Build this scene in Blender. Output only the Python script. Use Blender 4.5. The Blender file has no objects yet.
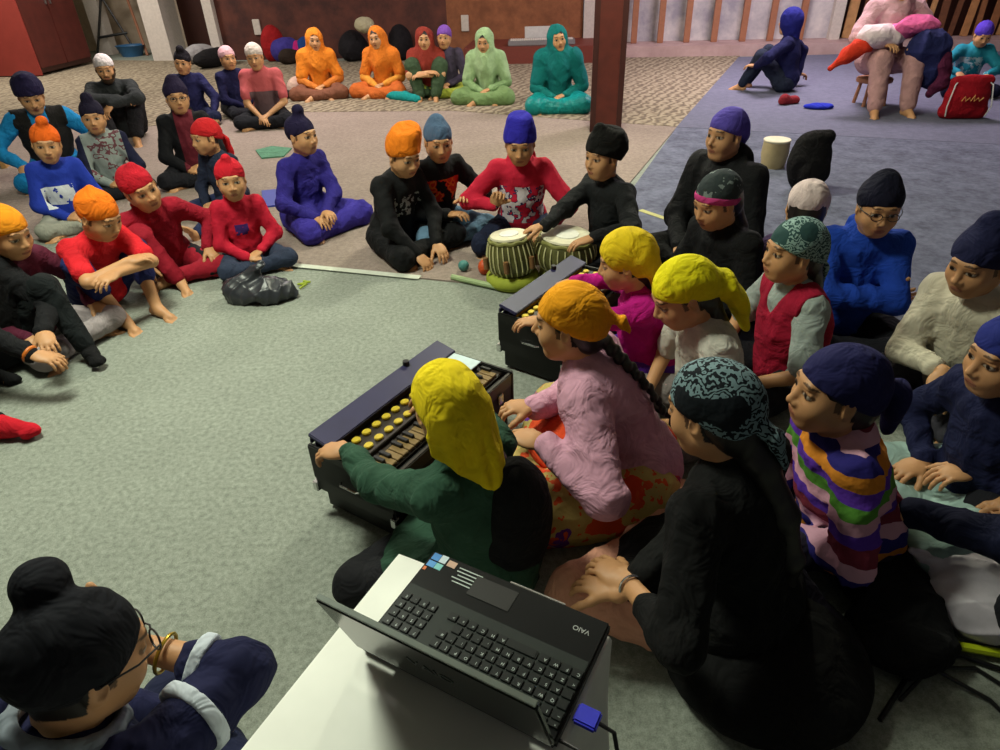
import bpy, bmesh, math, random
import numpy as np
from mathutils import Vector, Matrix, Euler
C = bpy.context.scene.collection
R = math.radians
random.seed(7)
rng = np.random.default_rng(5)

# ------------------------------------------------------------------ camera
FOC, PITCH, ROLL, CAMH = 660.0, R(33), R(2), 1.5
def ray(px, py):
    u = (px-500)/FOC; v = -(py-375)/FOC
    c, s = math.cos(ROLL), math.sin(ROLL)
    u2 = u*c+v*s; v2 = -u*s+v*c
    return np.array([u2, math.cos(PITCH)+v2*math.sin(PITCH), -math.sin(PITCH)+v2*math.cos(PITCH)])
def at(px, py, z=0.0):
    d = ray(px, py); t = (z-CAMH)/d[2]
    return d*t+np.array([0, 0, CAMH])
cd = bpy.data.cameras.new('camera'); cam = bpy.data.objects.new('camera', cd); C.objects.link(cam)
cd.sensor_width = 36; cd.lens = FOC/1000*36; cd.clip_start = .02; cd.clip_end = 200
cam.location = (0, 0, CAMH)
# right-handed: camera looks down -Z; roll so that the image turns clockwise
rot = Matrix.Rotation(R(90)-PITCH, 4, 'X') @ Matrix.Rotation(-ROLL, 4, 'Z')
cam.rotation_euler = rot.to_euler()
bpy.context.scene.camera = cam

# ------------------------------------------------------------------ materials
def lin(c):
    return tuple(((x/255)/12.92 if x/255 <= .04045 else ((x/255+.055)/1.055)**2.4) for x in c)
MATS = {}
def nodes(m):
    m.use_nodes = True
    nt = m.node_tree
    return nt, nt.nodes['Principled BSDF']
def add(nt, t, **kw):
    n = nt.nodes.new(t)
    for k, v in kw.items(): setattr(n, k, v)
    return n
def ramp(nt, stops, interp='LINEAR'):
    n = add(nt, 'ShaderNodeValToRGB'); e = n.color_ramp.elements; n.color_ramp.interpolation = interp
    while len(e) < len(stops): e.new(.5)
    for i, (p, c) in enumerate(stops):
        e[i].position = p; e[i].color = (*c[:3], 1)
    return n
def coords(nt, scale=(1, 1, 1), rot=(0, 0, 0)):
    tc = add(nt, 'ShaderNodeTexCoord'); mp = add(nt, 'ShaderNodeMapping')
    mp.inputs['Scale'].default_value = scale; mp.inputs['Rotation'].default_value = rot
    nt.links.new(tc.outputs['Object'], mp.inputs[0]); return mp.outputs[0]
def noise(nt, vec, scale, detail=3, rough=.55):
    n = add(nt, 'ShaderNodeTexNoise'); n.inputs['Scale'].default_value = scale; n.inputs['Detail'].default_value = detail
    n.inputs['Roughness'].default_value = rough
    nt.links.new(vec, n.inputs['Vector']); return n
def bump(nt, bs, h, strength=.3, dist=.01):
    b = add(nt, 'ShaderNodeBump'); b.inputs['Strength'].default_value = strength; b.inputs['Distance'].default_value = dist
    nt.links.new(h, b.inputs['Height']); nt.links.new(b.outputs[0], bs.inputs['Normal'])
def mat(name, rgb, rough=.6, metal=0, spec=.4, var=.08, nscale=30, bmp=0, coat=0):
    if name in MATS: return MATS[name]
    m = bpy.data.materials.new(name); nt, bs = nodes(m)
    c = lin(rgb)
    v = coords(nt); n = noise(nt, v, nscale)
    r = ramp(nt, [(.3, tuple(x*(1-var) for x in c)), (.7, tuple(min(1, x*(1+var)) for x in c))])
    nt.links.new(n.outputs['Fac'], r.inputs[0]); nt.links.new(r.outputs[0], bs.inputs['Base Color'])
    bs.inputs['Roughness'].default_value = rough; bs.inputs['Metallic'].default_value = metal
    bs.inputs['Specular IOR Level'].default_value = spec; bs.inputs['Coat Weight'].default_value = coat
    if bmp: bump(nt, bs, n.outputs['Fac'], bmp)
    MATS[name] = m; return m
def cloth(rgb, sheen=0, rough=.9):
    name = 'cloth_%d_%d_%d' % tuple(rgb)
    if rough != .9: name += '_silk'
    if name in MATS: return MATS[name]
    m = bpy.data.materials.new(name); nt, bs = nodes(m); c = lin(rgb)
    v = coords(nt); n = noise(nt, v, 14, 4)
    r = ramp(nt, [(.3, tuple(x*.86 for x in c)), (.7, tuple(min(1, x*1.12) for x in c))])
    nt.links.new(n.outputs['Fac'], r.inputs[0]); nt.links.new(r.outputs[0], bs.inputs['Base Color'])
    bs.inputs['Roughness'].default_value = rough; bs.inputs['Specular IOR Level'].default_value = .2
    w = noise(nt, v, 16, 3); w.inputs['Distortion'].default_value = .7; w.inputs['Scale'].default_value = 12; bump(nt, bs, w.outputs['Fac'], .5, .05)
    MATS[name] = m; return m
def printed(name, base, cols, mode='blotch', scale=30, thr=.55, box=None, front=True, rough=.85):
    """fabric with its own printed pattern; box=(x0,x1,z0,z1) keeps the print on that patch of the front"""
    if name in MATS: return MATS[name]
    m = bpy.data.materials.new(name); nt, bs = nodes(m); L = nt.links
    v = coords(nt)
    if mode == 'blotch':
        n = noise(nt, v, scale, 2, .6); f = n.outputs['Fac']
        r = ramp(nt, [(0, lin(base))]+[(c[3] if len(c) > 3 else thr+i*.05, lin(c[:3])) for i, c in enumerate(cols)], 'CONSTANT')
        L.new(f, r.inputs[0]); col = r.outputs[0]
    elif mode == 'swirl':
        n = add(nt, 'ShaderNodeTexWave'); n.wave_type = 'RINGS'; n.inputs['Scale'].default_value = scale
        n.inputs['Distortion'].default_value = 14; n.inputs['Detail'].default_value = 2; n.inputs['Detail Scale'].default_value = 2.2
        L.new(v, n.inputs['Vector'])
        r = ramp(nt, [(0, lin(base)), (thr, lin(cols[0]))], 'CONSTANT'); L.new(n.outputs['Fac'], r.inputs[0]); col = r.outputs[0]
        n2 = noise(nt, v, 9, 1); m2 = ramp(nt, [(0, (0, 0, 0)), (.42, (1, 1, 1))], 'CONSTANT'); L.new(n2.outputs['Fac'], m2.inputs[0])
        mx = add(nt, 'ShaderNodeMix', data_type='RGBA'); L.new(m2.outputs[0], mx.inputs[0]); mx.inputs[6].default_value = (*lin(base), 1); L.new(col, mx.inputs[7]); col = mx.outputs[2]
    elif mode == 'floral':
        n = noise(nt, v, scale*.9, 3); vm = add(nt, 'ShaderNodeMix', data_type='RGBA'); vm.inputs[0].default_value = .12
        L.new(v, vm.inputs[6]); L.new(n.outputs['Color'], vm.inputs[7])
        vo = add(nt, 'ShaderNodeTexVoronoi'); vo.inputs['Scale'].default_value = scale; L.new(vm.outputs[2], vo.inputs['Vector'])
        sp = add(nt, 'ShaderNodeSeparateColor'); L.new(vo.outputs['Color'], sp.inputs[0])
        k = len(cols)
        r = ramp(nt, [(i/k, lin(c)) for i, c in enumerate(cols)], 'CONSTANT'); L.new(sp.outputs[0], r.inputs[0])
        mk = ramp(nt, [(0, (1, 1, 1)), (thr, (0, 0, 0))], 'CONSTANT'); L.new(vo.outputs['Distance'], mk.inputs[0])
        mx = add(nt, 'ShaderNodeMix', data_type='RGBA'); L.new(mk.outputs[0], mx.inputs[0]); mx.inputs[6].default_value = (*lin(base), 1); L.new(r.outputs[0], mx.inputs[7]); col = mx.outputs[2]
        n3 = noise(nt, v, scale*2.6, 2); m3 = ramp(nt, [(0, (0, 0, 0)), (.575, (1, 1, 1))], 'CONSTANT'); L.new(n3.outputs['Fac'], m3.inputs[0])
        mx2 = add(nt, 'ShaderNodeMix', data_type='RGBA'); L.new(m3.outputs[0], mx2.inputs[0]); L.new(col, mx2.inputs[6]); mx2.inputs[7].default_value = (*lin(cols[0]), 1); col = mx2.outputs[2]
    elif mode == 'stripes':   # cols: list of colours; scale = stripe height in metres
        s = add(nt, 'ShaderNodeSeparateXYZ'); n = noise(nt, v, 9, 2)
        L.new(v, s.inputs[0]); ma = add(nt, 'ShaderNodeMath', operation='MULTIPLY_ADD'); L.new(n.outputs['Fac'], ma.inputs[0]); ma.inputs[1].default_value = .05; L.new(s.outputs[2], ma.inputs[2])
        mb = add(nt, 'ShaderNodeMath', operation='DIVIDE'); L.new(ma.outputs[0], mb.inputs[0]); mb.inputs[1].default_value = scale*len(cols)
        fr = add(nt, 'ShaderNodeMath', operation='FRACT'); L.new(mb.outputs[0], fr.inputs[0])
        r = ramp(nt, [(i/len(cols), lin(c)) for i, c in enumerate(cols)], 'CONSTANT'); L.new(fr.outputs[0], r.inputs[0]); col = r.outputs[0]
    if box:
        s = add(nt, 'ShaderNodeSeparateXYZ'); L.new(v, s.inputs[0])
        def cmp(sock, val, op):
            q = add(nt, 'ShaderNodeMath', operation=op); L.new(sock, q.inputs[0]); q.inputs[1].default_value = val; return q.outputs[0]
        fs = [cmp(s.outputs[0], box[0], 'GREATER_THAN'), cmp(s.outputs[0], box[1], 'LESS_THAN'), cmp(s.outputs[2], box[2], 'GREATER_THAN'), cmp(s.outputs[2], box[3], 'LESS_THAN')]
        if front: fs.append(cmp(s.outputs[1], 0.03, 'GREATER_THAN'))
        a = fs[0]
        for b in fs[1:]:
            q = add(nt, 'ShaderNodeMath', operation='MULTIPLY'); L.new(a, q.inputs[0]); L.new(b, q.inputs[1]); a = q.outputs[0]
        mx = add(nt, 'ShaderNodeMix', data_type='RGBA'); L.new(a, mx.inputs[0]); mx.inputs[6].default_value = (*lin(base), 1); L.new(col, mx.inputs[7]); col = mx.outputs[2]
    L.new(col, bs.inputs['Base Color']); bs.inputs['Roughness'].default_value = rough; bs.inputs['Specular IOR Level'].default_value = .2
    w = noise(nt, v, 28, 2); bump(nt, bs, w.outputs['Fac'], .3, .02)
    MATS[name] = m; return m
def skin_mat():
    if 'skin' in MATS: return MATS['skin']
    m = bpy.data.materials.new('skin'); nt, bs = nodes(m)
    a = add(nt, 'ShaderNodeAttribute'); a.attribute_name = 'tint'
    nt.links.new(a.outputs['Color'], bs.inputs['Base Color'])
    bs.inputs['Roughness'].default_value = .5; bs.inputs['Specular IOR Level'].default_value = .35
    bs.inputs['Subsurface Weight'].default_value = 0
    MATS['skin'] = m; return m

# ------------------------------------------------------------------ signed-distance modelling
def V(*a): return np.array(a, dtype=float)
def unit(v): v = np.asarray(v, float); return v/(np.linalg.norm(v)+1e-12)
def rotm(yaw=0, nod=0, roll=0):
    """yaw turns to the figure's left, nod>0 looks down, roll>0 leans the head to its right"""
    return np.array(Euler((-R(nod), R(roll), R(yaw)), 'XYZ').to_matrix()) if not yaw else np.array((Matrix.Rotation(R(yaw), 3, 'Z') @ Matrix.Rotation(-R(nod), 3, 'X') @ Matrix.Rotation(R(roll), 3, 'Y')))
class Sdf:
    def __init__(s): s.ops = []; s.fine = []
    def cone(s, a, b, ra, rb, k=.015, sub=False, flat=None):
        a, b = np.array(a, float), np.array(b, float); m = max(ra, rb)
        s.ops.append(('c', a, b, ra, rb, k, sub, flat, np.minimum(a, b)-m, np.maximum(a, b)+m)); return s
    def ell(s, c, r, rot=None, k=.015, sub=False):
        c = np.array(c, float); r = np.array(r, float); m = max(r) if rot is not None else r
        s.ops.append(('e', c, r, rot, k, sub, c-m, c+m)); return s
    def chain(s, pts, rs, k=.01, flat=None):
        for i in range(len(pts)-1): s.cone(pts[i], pts[i+1], rs[i], rs[i+1], k, flat=flat)
        return s
    def cut(s, p, n, k=.004):
        s.ops.append(('p', np.array(p, float), unit(n), k)); return s
    def wrinkle(s, amp, scale, seed=0, lo=None, hi=None, stretch=(1, 1, 1)):
        s.ops.append(('w', amp, scale, seed, stretch)); return s
    def build(s, res, fine_res=None, fine=()):
        lo = np.min([o[-2] for o in s.ops if o[0] in 'ce' and not (o[6] if o[0] == 'c' else o[5])], 0)-.03
        hi = np.max([o[-1] for o in s.ops if o[0] in 'ce' and not (o[6] if o[0] == 'c' else o[5])], 0)+.03
        ax = []
        for d in range(3):
            xs = [lo[d]]
            while xs[-1] < hi[d]:
                x = xs[-1]; st = res
                for (f0, f1) in fine:
                    if f0[d]-res <= x <= f1[d]: st = fine_res
                xs.append(x+st)
            ax.append(np.array(xs))
        n = [len(a) for a in ax]
        D = np.full(n, 1.0, dtype=np.float32)
        X = [a.astype(np.float32) for a in ax]
        def win(l, h, mg):
            r = []
            for d in range(3):
                i0 = max(0, np.searchsorted(ax[d], l[d]-mg)-1); i1 = min(n[d], np.searchsorted(ax[d], h[d]+mg)+1)
                r.append(slice(i0, max(i0+1, i1)))
            return tuple(r)
        for o in s.ops:
            if o[0] == 'w':
                amp, sc, seed, stt = o[1:]
                idx = np.nonzero(np.abs(D) < max(.03, amp*3))
                P = np.stack([X[0][idx[0]]*stt[0], X[1][idx[1]]*stt[1], X[2][idx[2]]*stt[2]], 1)
                r2 = np.random.default_rng(seed); acc = 0
                wv = 0
                for q in range(3):
                    dv = r2.normal(size=3); dv /= np.linalg.norm(dv)
                    wv = wv+np.sin(P@dv.astype(np.float32)*sc*.45+r2.uniform(0, 6))
                for q in range(4):
                    dv = r2.normal(size=3); dv /= np.linalg.norm(dv)
                    acc = acc+(1-np.abs(np.sin(P@dv.astype(np.float32)*sc*(.6+.3*q)+wv*1.3+r2.uniform(0, 6))))**2
                D[idx] += (amp*(.9-acc*.55)).astype(np.float32)
                continue
            if o[0] == 'p':
                p, nn, k = o[1:]
                b = ((X[0]-p[0])*nn[0])[:, None, None]+((X[1]-p[1])*nn[1])[None, :, None]+((X[2]-p[2])*nn[2])[None, None, :]
                b = b.astype(np.float32)
                h = np.maximum(k-np.abs(D-b), 0)/k
                D = np.maximum(D, b)+h*h*k*.25
                continue
            if o[0] == 'c': _, a, b, ra, rb, k, sub, flat, l, h = o
            else: _, c, r, rt, k, sub, l, h = o
            w = win(l, h, .025+k)
            x = X[0][w[0]][:, None, None]; y = X[1][w[1]][None, :, None]; z = X[2][w[2]][None, None, :]
            if o[0] == 'c':
                px, py, pz = x-a[0], y-a[1], z-a[2]; ba = b-a
                if flat is not None:
                    fn, fk = unit(flat[0]), flat[1]-1
                    dt = px*fn[0]+py*fn[1]+pz*fn[2]
                    px, py, pz = px+fn[0]*dt*fk, py+fn[1]*dt*fk, pz+fn[2]*dt*fk
                    ba = ba+fn*(ba@fn)*fk
                L2 = ba@ba+1e-12
                t = np.clip((px*ba[0]+py*ba[1]+pz*ba[2])/L2, 0, 1)
                d = np.sqrt((px-t*ba[0])**2+(py-t*ba[1])**2+(pz-t*ba[2])**2)-(ra+(rb-ra)*t)
                if flat is not None: d = d/ (1+ (flat[1]-1)*.5)
            else:
                px, py, pz = x-c[0], y-c[1], z-c[2]
                if rt is not None:
                    q = [px*rt[0, i]+py*rt[1, i]+pz*rt[2, i] for i in range(3)]
                else: q = [px, py, pz]
                k0 = np.sqrt((q[0]/r[0])**2+(q[1]/r[1])**2+(q[2]/r[2])**2)
                k1 = np.sqrt((q[0]/r[0]**2)**2+(q[1]/r[1]**2)**2+(q[2]/r[2]**2)**2)+1e-9
                d = k0*(k0-1)/k1
                d = np.where(k0 < .05, -min(r), d)
            d = d.astype(np.float32); A = D[w]
            if sub:
                hh = np.maximum(k-np.abs(A+d), 0)/k; D[w] = np.maximum(A, -d)+hh*hh*k*.25
            else:
                hh = np.maximum(k-np.abs(A-d), 0)/k; D[w] = np.minimum(A, d)-hh*hh*k*.25
        D[0] = D[-1] = 1; D[:, 0] = D[:, -1] = 1; D[:, :, 0] = D[:, :, -1] = 1
        return nets(D, ax)
def nets(D, ax):
    I = D < 0; n = D.shape
    cnt = np.zeros([m-1 for m in n], dtype=np.int8)
    cs = [(i, j, k) for i in (0, 1) for j in (0, 1) for k in (0, 1)]
    for i, j, k in cs: cnt += I[i:n[0]-1+i, j:n[1]-1+j, k:n[2]-1+k]
    act = np.nonzero((cnt > 0) & (cnt < 8)); N = len(act[0])
    idx = np.full(cnt.shape, -1, dtype=np.int32); idx[act] = np.arange(N)
    val = {c: D[act[0]+c[0], act[1]+c[1], act[2]+c[2]] for c in cs}
    P0 = [ax[d][act[d]] for d in range(3)]; S = [ax[d][act[d]+1]-ax[d][act[d]] for d in range(3)]
    acc = np.zeros((N, 3)); num = np.zeros(N)
    for c in cs:
        for d in range(3):
            if c[d]: continue
            e = list(c); e[d] = 1; e = tuple(e)
            a, b = val[c], val[e]; m = (a < 0) != (b < 0)
            t = np.where(m, a/np.where(m, a-b, 1), 0)
            for q in range(3):
                acc[:, q] += np.where(m, (c[q] if q != d else t)*1.0, 0)
            num += m
    acc /= num[:, None]
    Vt = np.stack([P0[d]+acc[:, d]*S[d] for d in range(3)], 1)
    F = []
    for d in range(3):
        sl0 = [slice(None)]*3; sl1 = [slice(None)]*3; sl0[d] = slice(0, n[d]-1); sl1[d] = slice(1, n[d])
        A, B = I[tuple(sl0)], I[tuple(sl1)]
        g = np.nonzero(A != B); u, w = [(1, 2), (2, 0), (0, 1)][d]
        g = [q for q in g]
        def cell(du, dw):
            h = [q.copy() for q in g]; h[u] = h[u]-du; h[w] = h[w]-dw; return idx[tuple(h)]
        q = np.stack([cell(1, 1), cell(0, 1), cell(0, 0), cell(1, 0)], 1)
        flip = ~A[tuple(g)]
        q[flip] = q[flip][:, ::-1]
        F.append(q)
    F = np.concatenate(F); F = F[(F >= 0).all(1)]
    # one light smoothing pass
    for it in range(1):
        sm = np.zeros_like(Vt); ct = np.zeros(N)
        for i in range(4):
            j = (i+1) % 4
            np.add.at(sm, F[:, i], Vt[F[:, j]]); np.add.at(sm, F[:, j], Vt[F[:, i]])
            np.add.at(ct, F[:, i], 1); np.add.at(ct, F[:, j], 1)
        ct[ct == 0] = 1
        Vt = Vt*.6+.4*sm/ct[:, None]
    return Vt, F
def to_obj(name, VF, m, parent=None, tint=None):
    Vt, F = VF
    me = bpy.data.meshes.new(name)
    me.vertices.add(len(Vt)); me.vertices.foreach_set('co', Vt.astype(np.float32).ravel())
    me.loops.add(F.size); me.loops.foreach_set('vertex_index', F.astype(np.int32).ravel())
    me.polygons.add(len(F)); me.polygons.foreach_set('loop_start', np.arange(0, F.size, 4, dtype=np.int32))
    me.polygons.foreach_set('use_smooth', np.ones(len(F), dtype=bool))
    me.update(calc_edges=True); me.validate()
    if tint is not None:
        at_ = me.color_attributes.new('tint', 'FLOAT_COLOR', 'POINT')
        col = np.concatenate([tint, np.ones((len(Vt), 1))], 1).astype(np.float32)
        at_.data.foreach_set('color', col.ravel())
    me.materials.append(m)
    o = bpy.data.objects.new(name, me); C.objects.link(o)
    if parent: o.parent = parent
    return o

# ------------------------------------------------------------------ figures
def ik(a, c, l1, l2, pole):
    a, c = np.array(a, float), np.array(c, float); d = c-a; L = np.linalg.norm(d)
    if L > (l1+l2)*.985:
        c = a+d/L*(l1+l2)*.985; d = c-a; L = np.linalg.norm(d)
    x = (l1*l1-l2*l2+L*L)/(2*L); h = math.sqrt(max(0, l1*l1-x*x)); u = d/L
    p = np.array(pole, float); p = p-u*(p@u); p = unit(p)
    return a+u*x+p*h, c
def hand(S, w, d, n, s, side, curl=.5, lo=False):
    d = unit(d); n = np.array(n, float); n = unit(n-d*(n@d)); t = np.cross(n, d)*(-1 if side > 0 else 1); t = -t if False else t
    Rm = np.stack([t, d, n], 1)
    S.ell(w+d*.05*s, V(.042, .055, .017)*s, Rm, .012*s)
    S.cone(w, w+d*.03*s, .024*s, .027*s, .012*s, flat=(n, 1.35))
    for i, (o, L, r) in enumerate([(.029, .066, .0088), (.0095, .076, .009), (-.010, .071, .0086), (-.029, .055, .0075)]):
        b = w+d*(.088 if i in (1, 2) else .082)*s+t*o*s; sp = unit(d+t*o*4)
        a = 0; pts = [b-sp*.02*s, b]
        for j, fr in enumerate((.45, .30, .25)):
            a += curl*(.75, .95, .6)[j]*(1+.08*i)
            pts.append(pts[-1]+(sp*math.cos(a)+n*math.sin(a))*L*fr*s)
        S.chain(pts, [r*1.05*s, r*1.05*s, r*s, r*.93*s, r*.8*s], .003*s)
    b = w+d*.028*s+t*.022*s; td = unit(d*.75+t*.75+n*.35)
    p1 = b+td*.042*s; td2 = unit(td+d*.35+n*curl*.5); p2 = p1+td2*.03*s; p3 = p2+unit(td2+n*curl*.3+d*.2)*.024*s
    S.chain([b, p1, p2, p3], [.015*s, .012*s, .0105*s, .0085*s], .008*s)
def foot(S, a, f, up, s, k=.012, toes=True):
    f = unit(f); up = np.array(up, float); up = unit(up-f*(up@f)); sd = np.cross(f, up)
    heel = a-up*.035*s-f*.03*s
    S.cone(heel, a+f*.04*s-up*.03*s, .031*s, .03*s, k)
    S.cone(a+f*.02*s-up*.015*s, a+f*.125*s-up*.046*s, .034*s, .022*s, k*1.5)
    S.cone(a+f*.10*s-up*.05*s+sd*.02*s, a+f*.10*s-up*.05*s-sd*.02*s, .02*s, .02*s, k)
    if toes:
        for i in range(5):
            o = (-.034+.017*i)*s; r = (.009+.0012*i)*s
            S.cone(a+f*.12*s-up*.055*s+sd*o, a+f*(.145+.006*i)*s-up*.058*s+sd*o, r, r*.9, .005*s)
POSES = {  # ankle targets, knee poles, foot directions (all for a figure of scale 1 looking along +Y)
 'cross': dict(R=((-.13, .30, .055), (1, .35, .08), (-.8, .5, 0)), L=((.12, .34, .06), (-1, .35, .08), (.8, .5, 0)), ry=.12),
 'crosswide': dict(R=((-.06, .36, .055), (1, .25, .05), (-.7, .6, 0)), L=((.10, .40, .06), (-1, .25, .05), (.7, .6, 0)), ry=.12),
 'kneesup': dict(R=((.10, .43, .065), (.25, .1, 1), (.1, 1, -.1)), L=((-.10, .46, .065), (-.25, .1, 1), (-.1, 1, -.1)), ry=.12),
 'kneesupwide': dict(R=((.16, .36, .065), (.7, .2, .8), (.2, 1, -.1)), L=((-.10, .40, .065), (-.6, .2, .9), (-.1, 1, -.1)), ry=.12),
 'mixed': dict(R=((.05, .40, .065), (.35, .1, 1), (0, 1, -.1)), L=((.12, .28, .06), (-1, .3, .05), (.9, .3, 0)), ry=.12),
 'mixedL': dict(L=((-.05, .40, .065), (-.35, .1, 1), (0, 1, -.1)), R=((-.12, .28, .06), (1, .3, .05), (-.9, .3, 0)), ry=.12),
 'kneel': dict(R=((.14, -.18, .05), (.2, 1, .2), (0, -1, -.2)), L=((-.14, -.18, .05), (-.2, 1, .2), (0, -1, -.2)), ry=.22),
 'side': dict(R=((.42, .05, .05), (.3, 1, .05), (.6, -.6, 0)), L=((.15, .12, .09), (-.5, 1, .1), (.8, -.2, 0)), ry=.12),
 'stretchL': dict(R=((-.10, .28, .055), (1, .35, .05), (-.8, .5, 0)), L=((-.25, .78, .055), (-.2, .1, 1), (-.1, .5, 1)), ry=.12),
 'stool': dict(R=((.13, .52, .07), (.1, .6, 1), (.2, 1, -.1)), L=((-.15, .48, .07), (-.1, .6, 1), (-.2, 1, -.1)), ry=.40),
}
SKIN = (190, 140, 98)
QUAL = {'near': (.0085, .003, .007, .005), 'mid': (.012, .0045, .0095, .0065), 'far': (.015, .006, .012, .009)}
BASES = {}
def person(label, px, py, az, s=.74, hs=.93, pose='cross', q='mid', lean=8, sl=0, head=(0, 8, 0), arms=None, bare=True,
           top=None, tsleeve=1.0, loose=1.0, bottom=None, bloose=1.0, bcut=1.0, gear=('patka', None), hair=None, face=0, skin=SKIN,
           hood=None, collar=None, extra=None, group='children seated in the circle', tw=0, sock=None, lap=None, longtop=False, beard=False,
           wr=1.0, legs=None, body_at=None, category='person', lapk=None, shawl=None, gz=0.0, open_coat=None, cape=None):
    P = POSES[pose]; res, fres, cres, gres = QUAL[q]
    fz = P['ry']*s
    pel = V(0, 0, fz)
    T = np.array(Euler((-R(lean), R(sl), R(tw)), 'XYZ').to_matrix())
    def tp(x, y, z): return pel+T@(V(x, y, z)*s)
    nb = tp(0, 0, .46)+V(0, .015, 0)*s
    sx_ = .148 if s < .9 else .162
    sh = {+1: tp(sx_, .01, .405), -1: tp(-sx_, .01, .405)}
    Rh = T@rotm(*head) if False else np.array(Matrix.Rotation(R(tw), 3, 'Z'))@rotm(*head)
    hp = nb+V(0, .012, .024)*s
    hc = hp+Rh@(V(0, .020, .112)*hs)
    def H(x, y, z): return hc+Rh@(V(x, y, z)*hs)
    ca, sa = math.cos(-R(az)), math.sin(-R(az))
    RZ = np.array([[ca, -sa, 0], [sa, ca, 0], [0, 0, 1]])
    if body_at is not None: base = V(body_at[0], body_at[1], 0)
    else:
        tgt = at(px, py, hc[2]+.02*hs+gz); base = V(tgt[0], tgt[1], 0)-RZ@V(hc[0], hc[1], 0)
    base[2] = gz
    def loc(w): return RZ.T@(np.array(w, float)-base)
    BASES[label] = (base, RZ, hc)
    # arms
    A = {'R': dict(w=(.09, .27, .17), pole=(.8, -.6, -.5), d=(-.6, .7, -.25), n=(0, 0, -1), c=.45),
         'L': dict(w=(-.09, .27, .17), pole=(-.8, -.6, -.5), d=(.6, .7, -.25), n=(0, 0, -1), c=.45)}
    for k2, v2 in (arms or {}).items(): A[k2].update(v2)
    J = {}
    for k2, sg in (('R', 1), ('L', -1)):
        a = A[k2]
        if 'px' in a: wt = loc(at(*a['px']))
        elif 'world' in a: wt = loc(a['world'])
        else: wt = np.array(a['w'], float)*s
        e, wt = ik(sh[sg], wt, .29*s, .25*s, a['pole'])
        d = np.array(a['d'], float) if a['d'] is not None else wt-e
        if a.get('wd'): d = RZ.T@np.array(a['wd'], float)
        J[k2] = (e, wt, d, a)
    LG = {}
    for k2, sg in (('R', 1), ('L', -1)):
        at3, pole, fd = P[k2]
        if legs and k2 in legs:
            at3, pole, fd = legs[k2]
            if len(at3) == 3 and abs(at3[0]) > 5: at3 = loc(at(*at3))/s
        kn, an = ik(pel+V(.095*sg, 0, -.01)*s, V(*at3)*s, .40*s, .385*s, pole)
        LG[k2] = (kn, an, fd)
    # ---- body, one continuous surface
    B = Sdf(); K = .03*s
    B.ell(pel+V(0, 0, .01*s), V(.155, .115, .11)*s, None, K)
    B.cone(tp(0, 0, .05), tp(0, .01, .25), .10*s, .10*s, K, flat=None)
    B.ell(tp(0, .005, .29), V(.145, .098, .16)*s, T, K)
    B.cone(sh[1], sh[-1], .055*s, .055*s, K)
    B.cone(nb-V(0, 0, .03)*s, H(0, -.02, -.06), .056*s, .05*hs, .02*s)
    for k2, sg in (('R', 1), ('L', -1)):
        e, wt, d, a = J[k2]
        B.cone(sh[sg], e, .05*s, .037*s, K*.7); B.cone(e, wt, .037*s, .0245*s, .015*s)
        hsz = s*1.08 if s < .9 else s
        hand(B, wt, d, a['n'], hsz, sg, a['c'])
        B.fine.append((wt-.13*hsz, wt+.13*hsz))
        kn, an, fd = LG[k2]
        B.cone(pel+V(.095*sg, 0, -.01)*s, kn, .082*s, .055*s, K); B.cone(kn, an, .052*s, .034*s, K*.6)
        foot(B, an, fd, (0, -.1, 1) if pose not in ('kneel',) else (0, 0, 1), s*1.02, .012*s, toes=(bare and q != 'far' and sock is None))
        if bare and q == 'near': B.fine.append((an-.12*s, an+.12*s))
    # head
    h = hs
    B.ell(H(0, -.012, .03), V(.075, .094, .086)*h, Rh, .02*h)
    yg = s < .9
    B.ell(H(0, .020, -.024), V(.063, .068, .076 if yg else .082)*h, Rh, .03*h)
    B.cone(H(-.010, .060, -.082 if yg else -.092), H(.010, .060, -.082 if yg else -.092), .018*h, .018*h, .035*h)
    for sx in (-1, 1):
        B.cone(H(.048*sx, -.002, -.050), H(.018*sx, .050, -.078 if yg else -.088), .023*h, .02*h, .035*h)
        B.ell(H(.034*sx, .058, -.032), V(.028, .026, .028)*h, Rh, .03*h)
    B.cone(H(-.032, .082, .028), H(.032, .082, .028), .008*h, .008*h, .022*h)
    for sx in (-1, 1):
        B.ell(H(.031*sx, .101, .004), V(.019, .016, .0125)*h, Rh, .012*h, sub=True)
        B.ell(H(.031*sx, .0765, .005), V(.0155, .0125, .0125)*h, Rh, .004*h)
        B.cone(H(.018*sx, .0865, .0135), H(.044*sx, .080, .0125), .0035*h, .003*h, .004*h)
    B.cone(H(0, .086, .010), H(0, .105 if yg else .110, -.026), .007*h, .0105*h, .014*h)
    B.ell(H(-.012, .094, -.031), V(.0085, .011, .008)*h, Rh, .007*h); B.ell(H(.012, .094, -.031), V(.0085, .011, .008)*h, Rh, .007*h)
    B.cone(H(-.010, .080, -.052), H(.010, .080, -.052), .012*h, .012*h, .025*h)
    B.cone(H(-.017, .0825, -.0575), H(.017, .0825, -.0575), .005*h, .005*h, .009*h); B.cone(H(-.008, .0885, -.0565), H(.008, .0885, -.0565), .0055*h, .0055*h, .008*h)
    B.cone(H(-.010, .0845, -.0665), H(.010, .0845, -.0665), .0065*h, .0065*h, .009*h)
    for sx in (-1, 1):
        B.ell(H(.076*sx, -.004, -.004), V(.008, .019, .031)*h, Rh@np.array(Euler((R(10), 0, R(-18*sx))).to_matrix()), .008*h)
        B.ell(H(.083*sx, .001, -.001), V(.006, .010, .018)*h, Rh, .004*h, sub=True)
    B.fine.append((hc-V(.105, .13, .125)*h, hc+V(.105, .13, .125)*h))
    VF = B.build(res, fres, B.fine)
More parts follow.
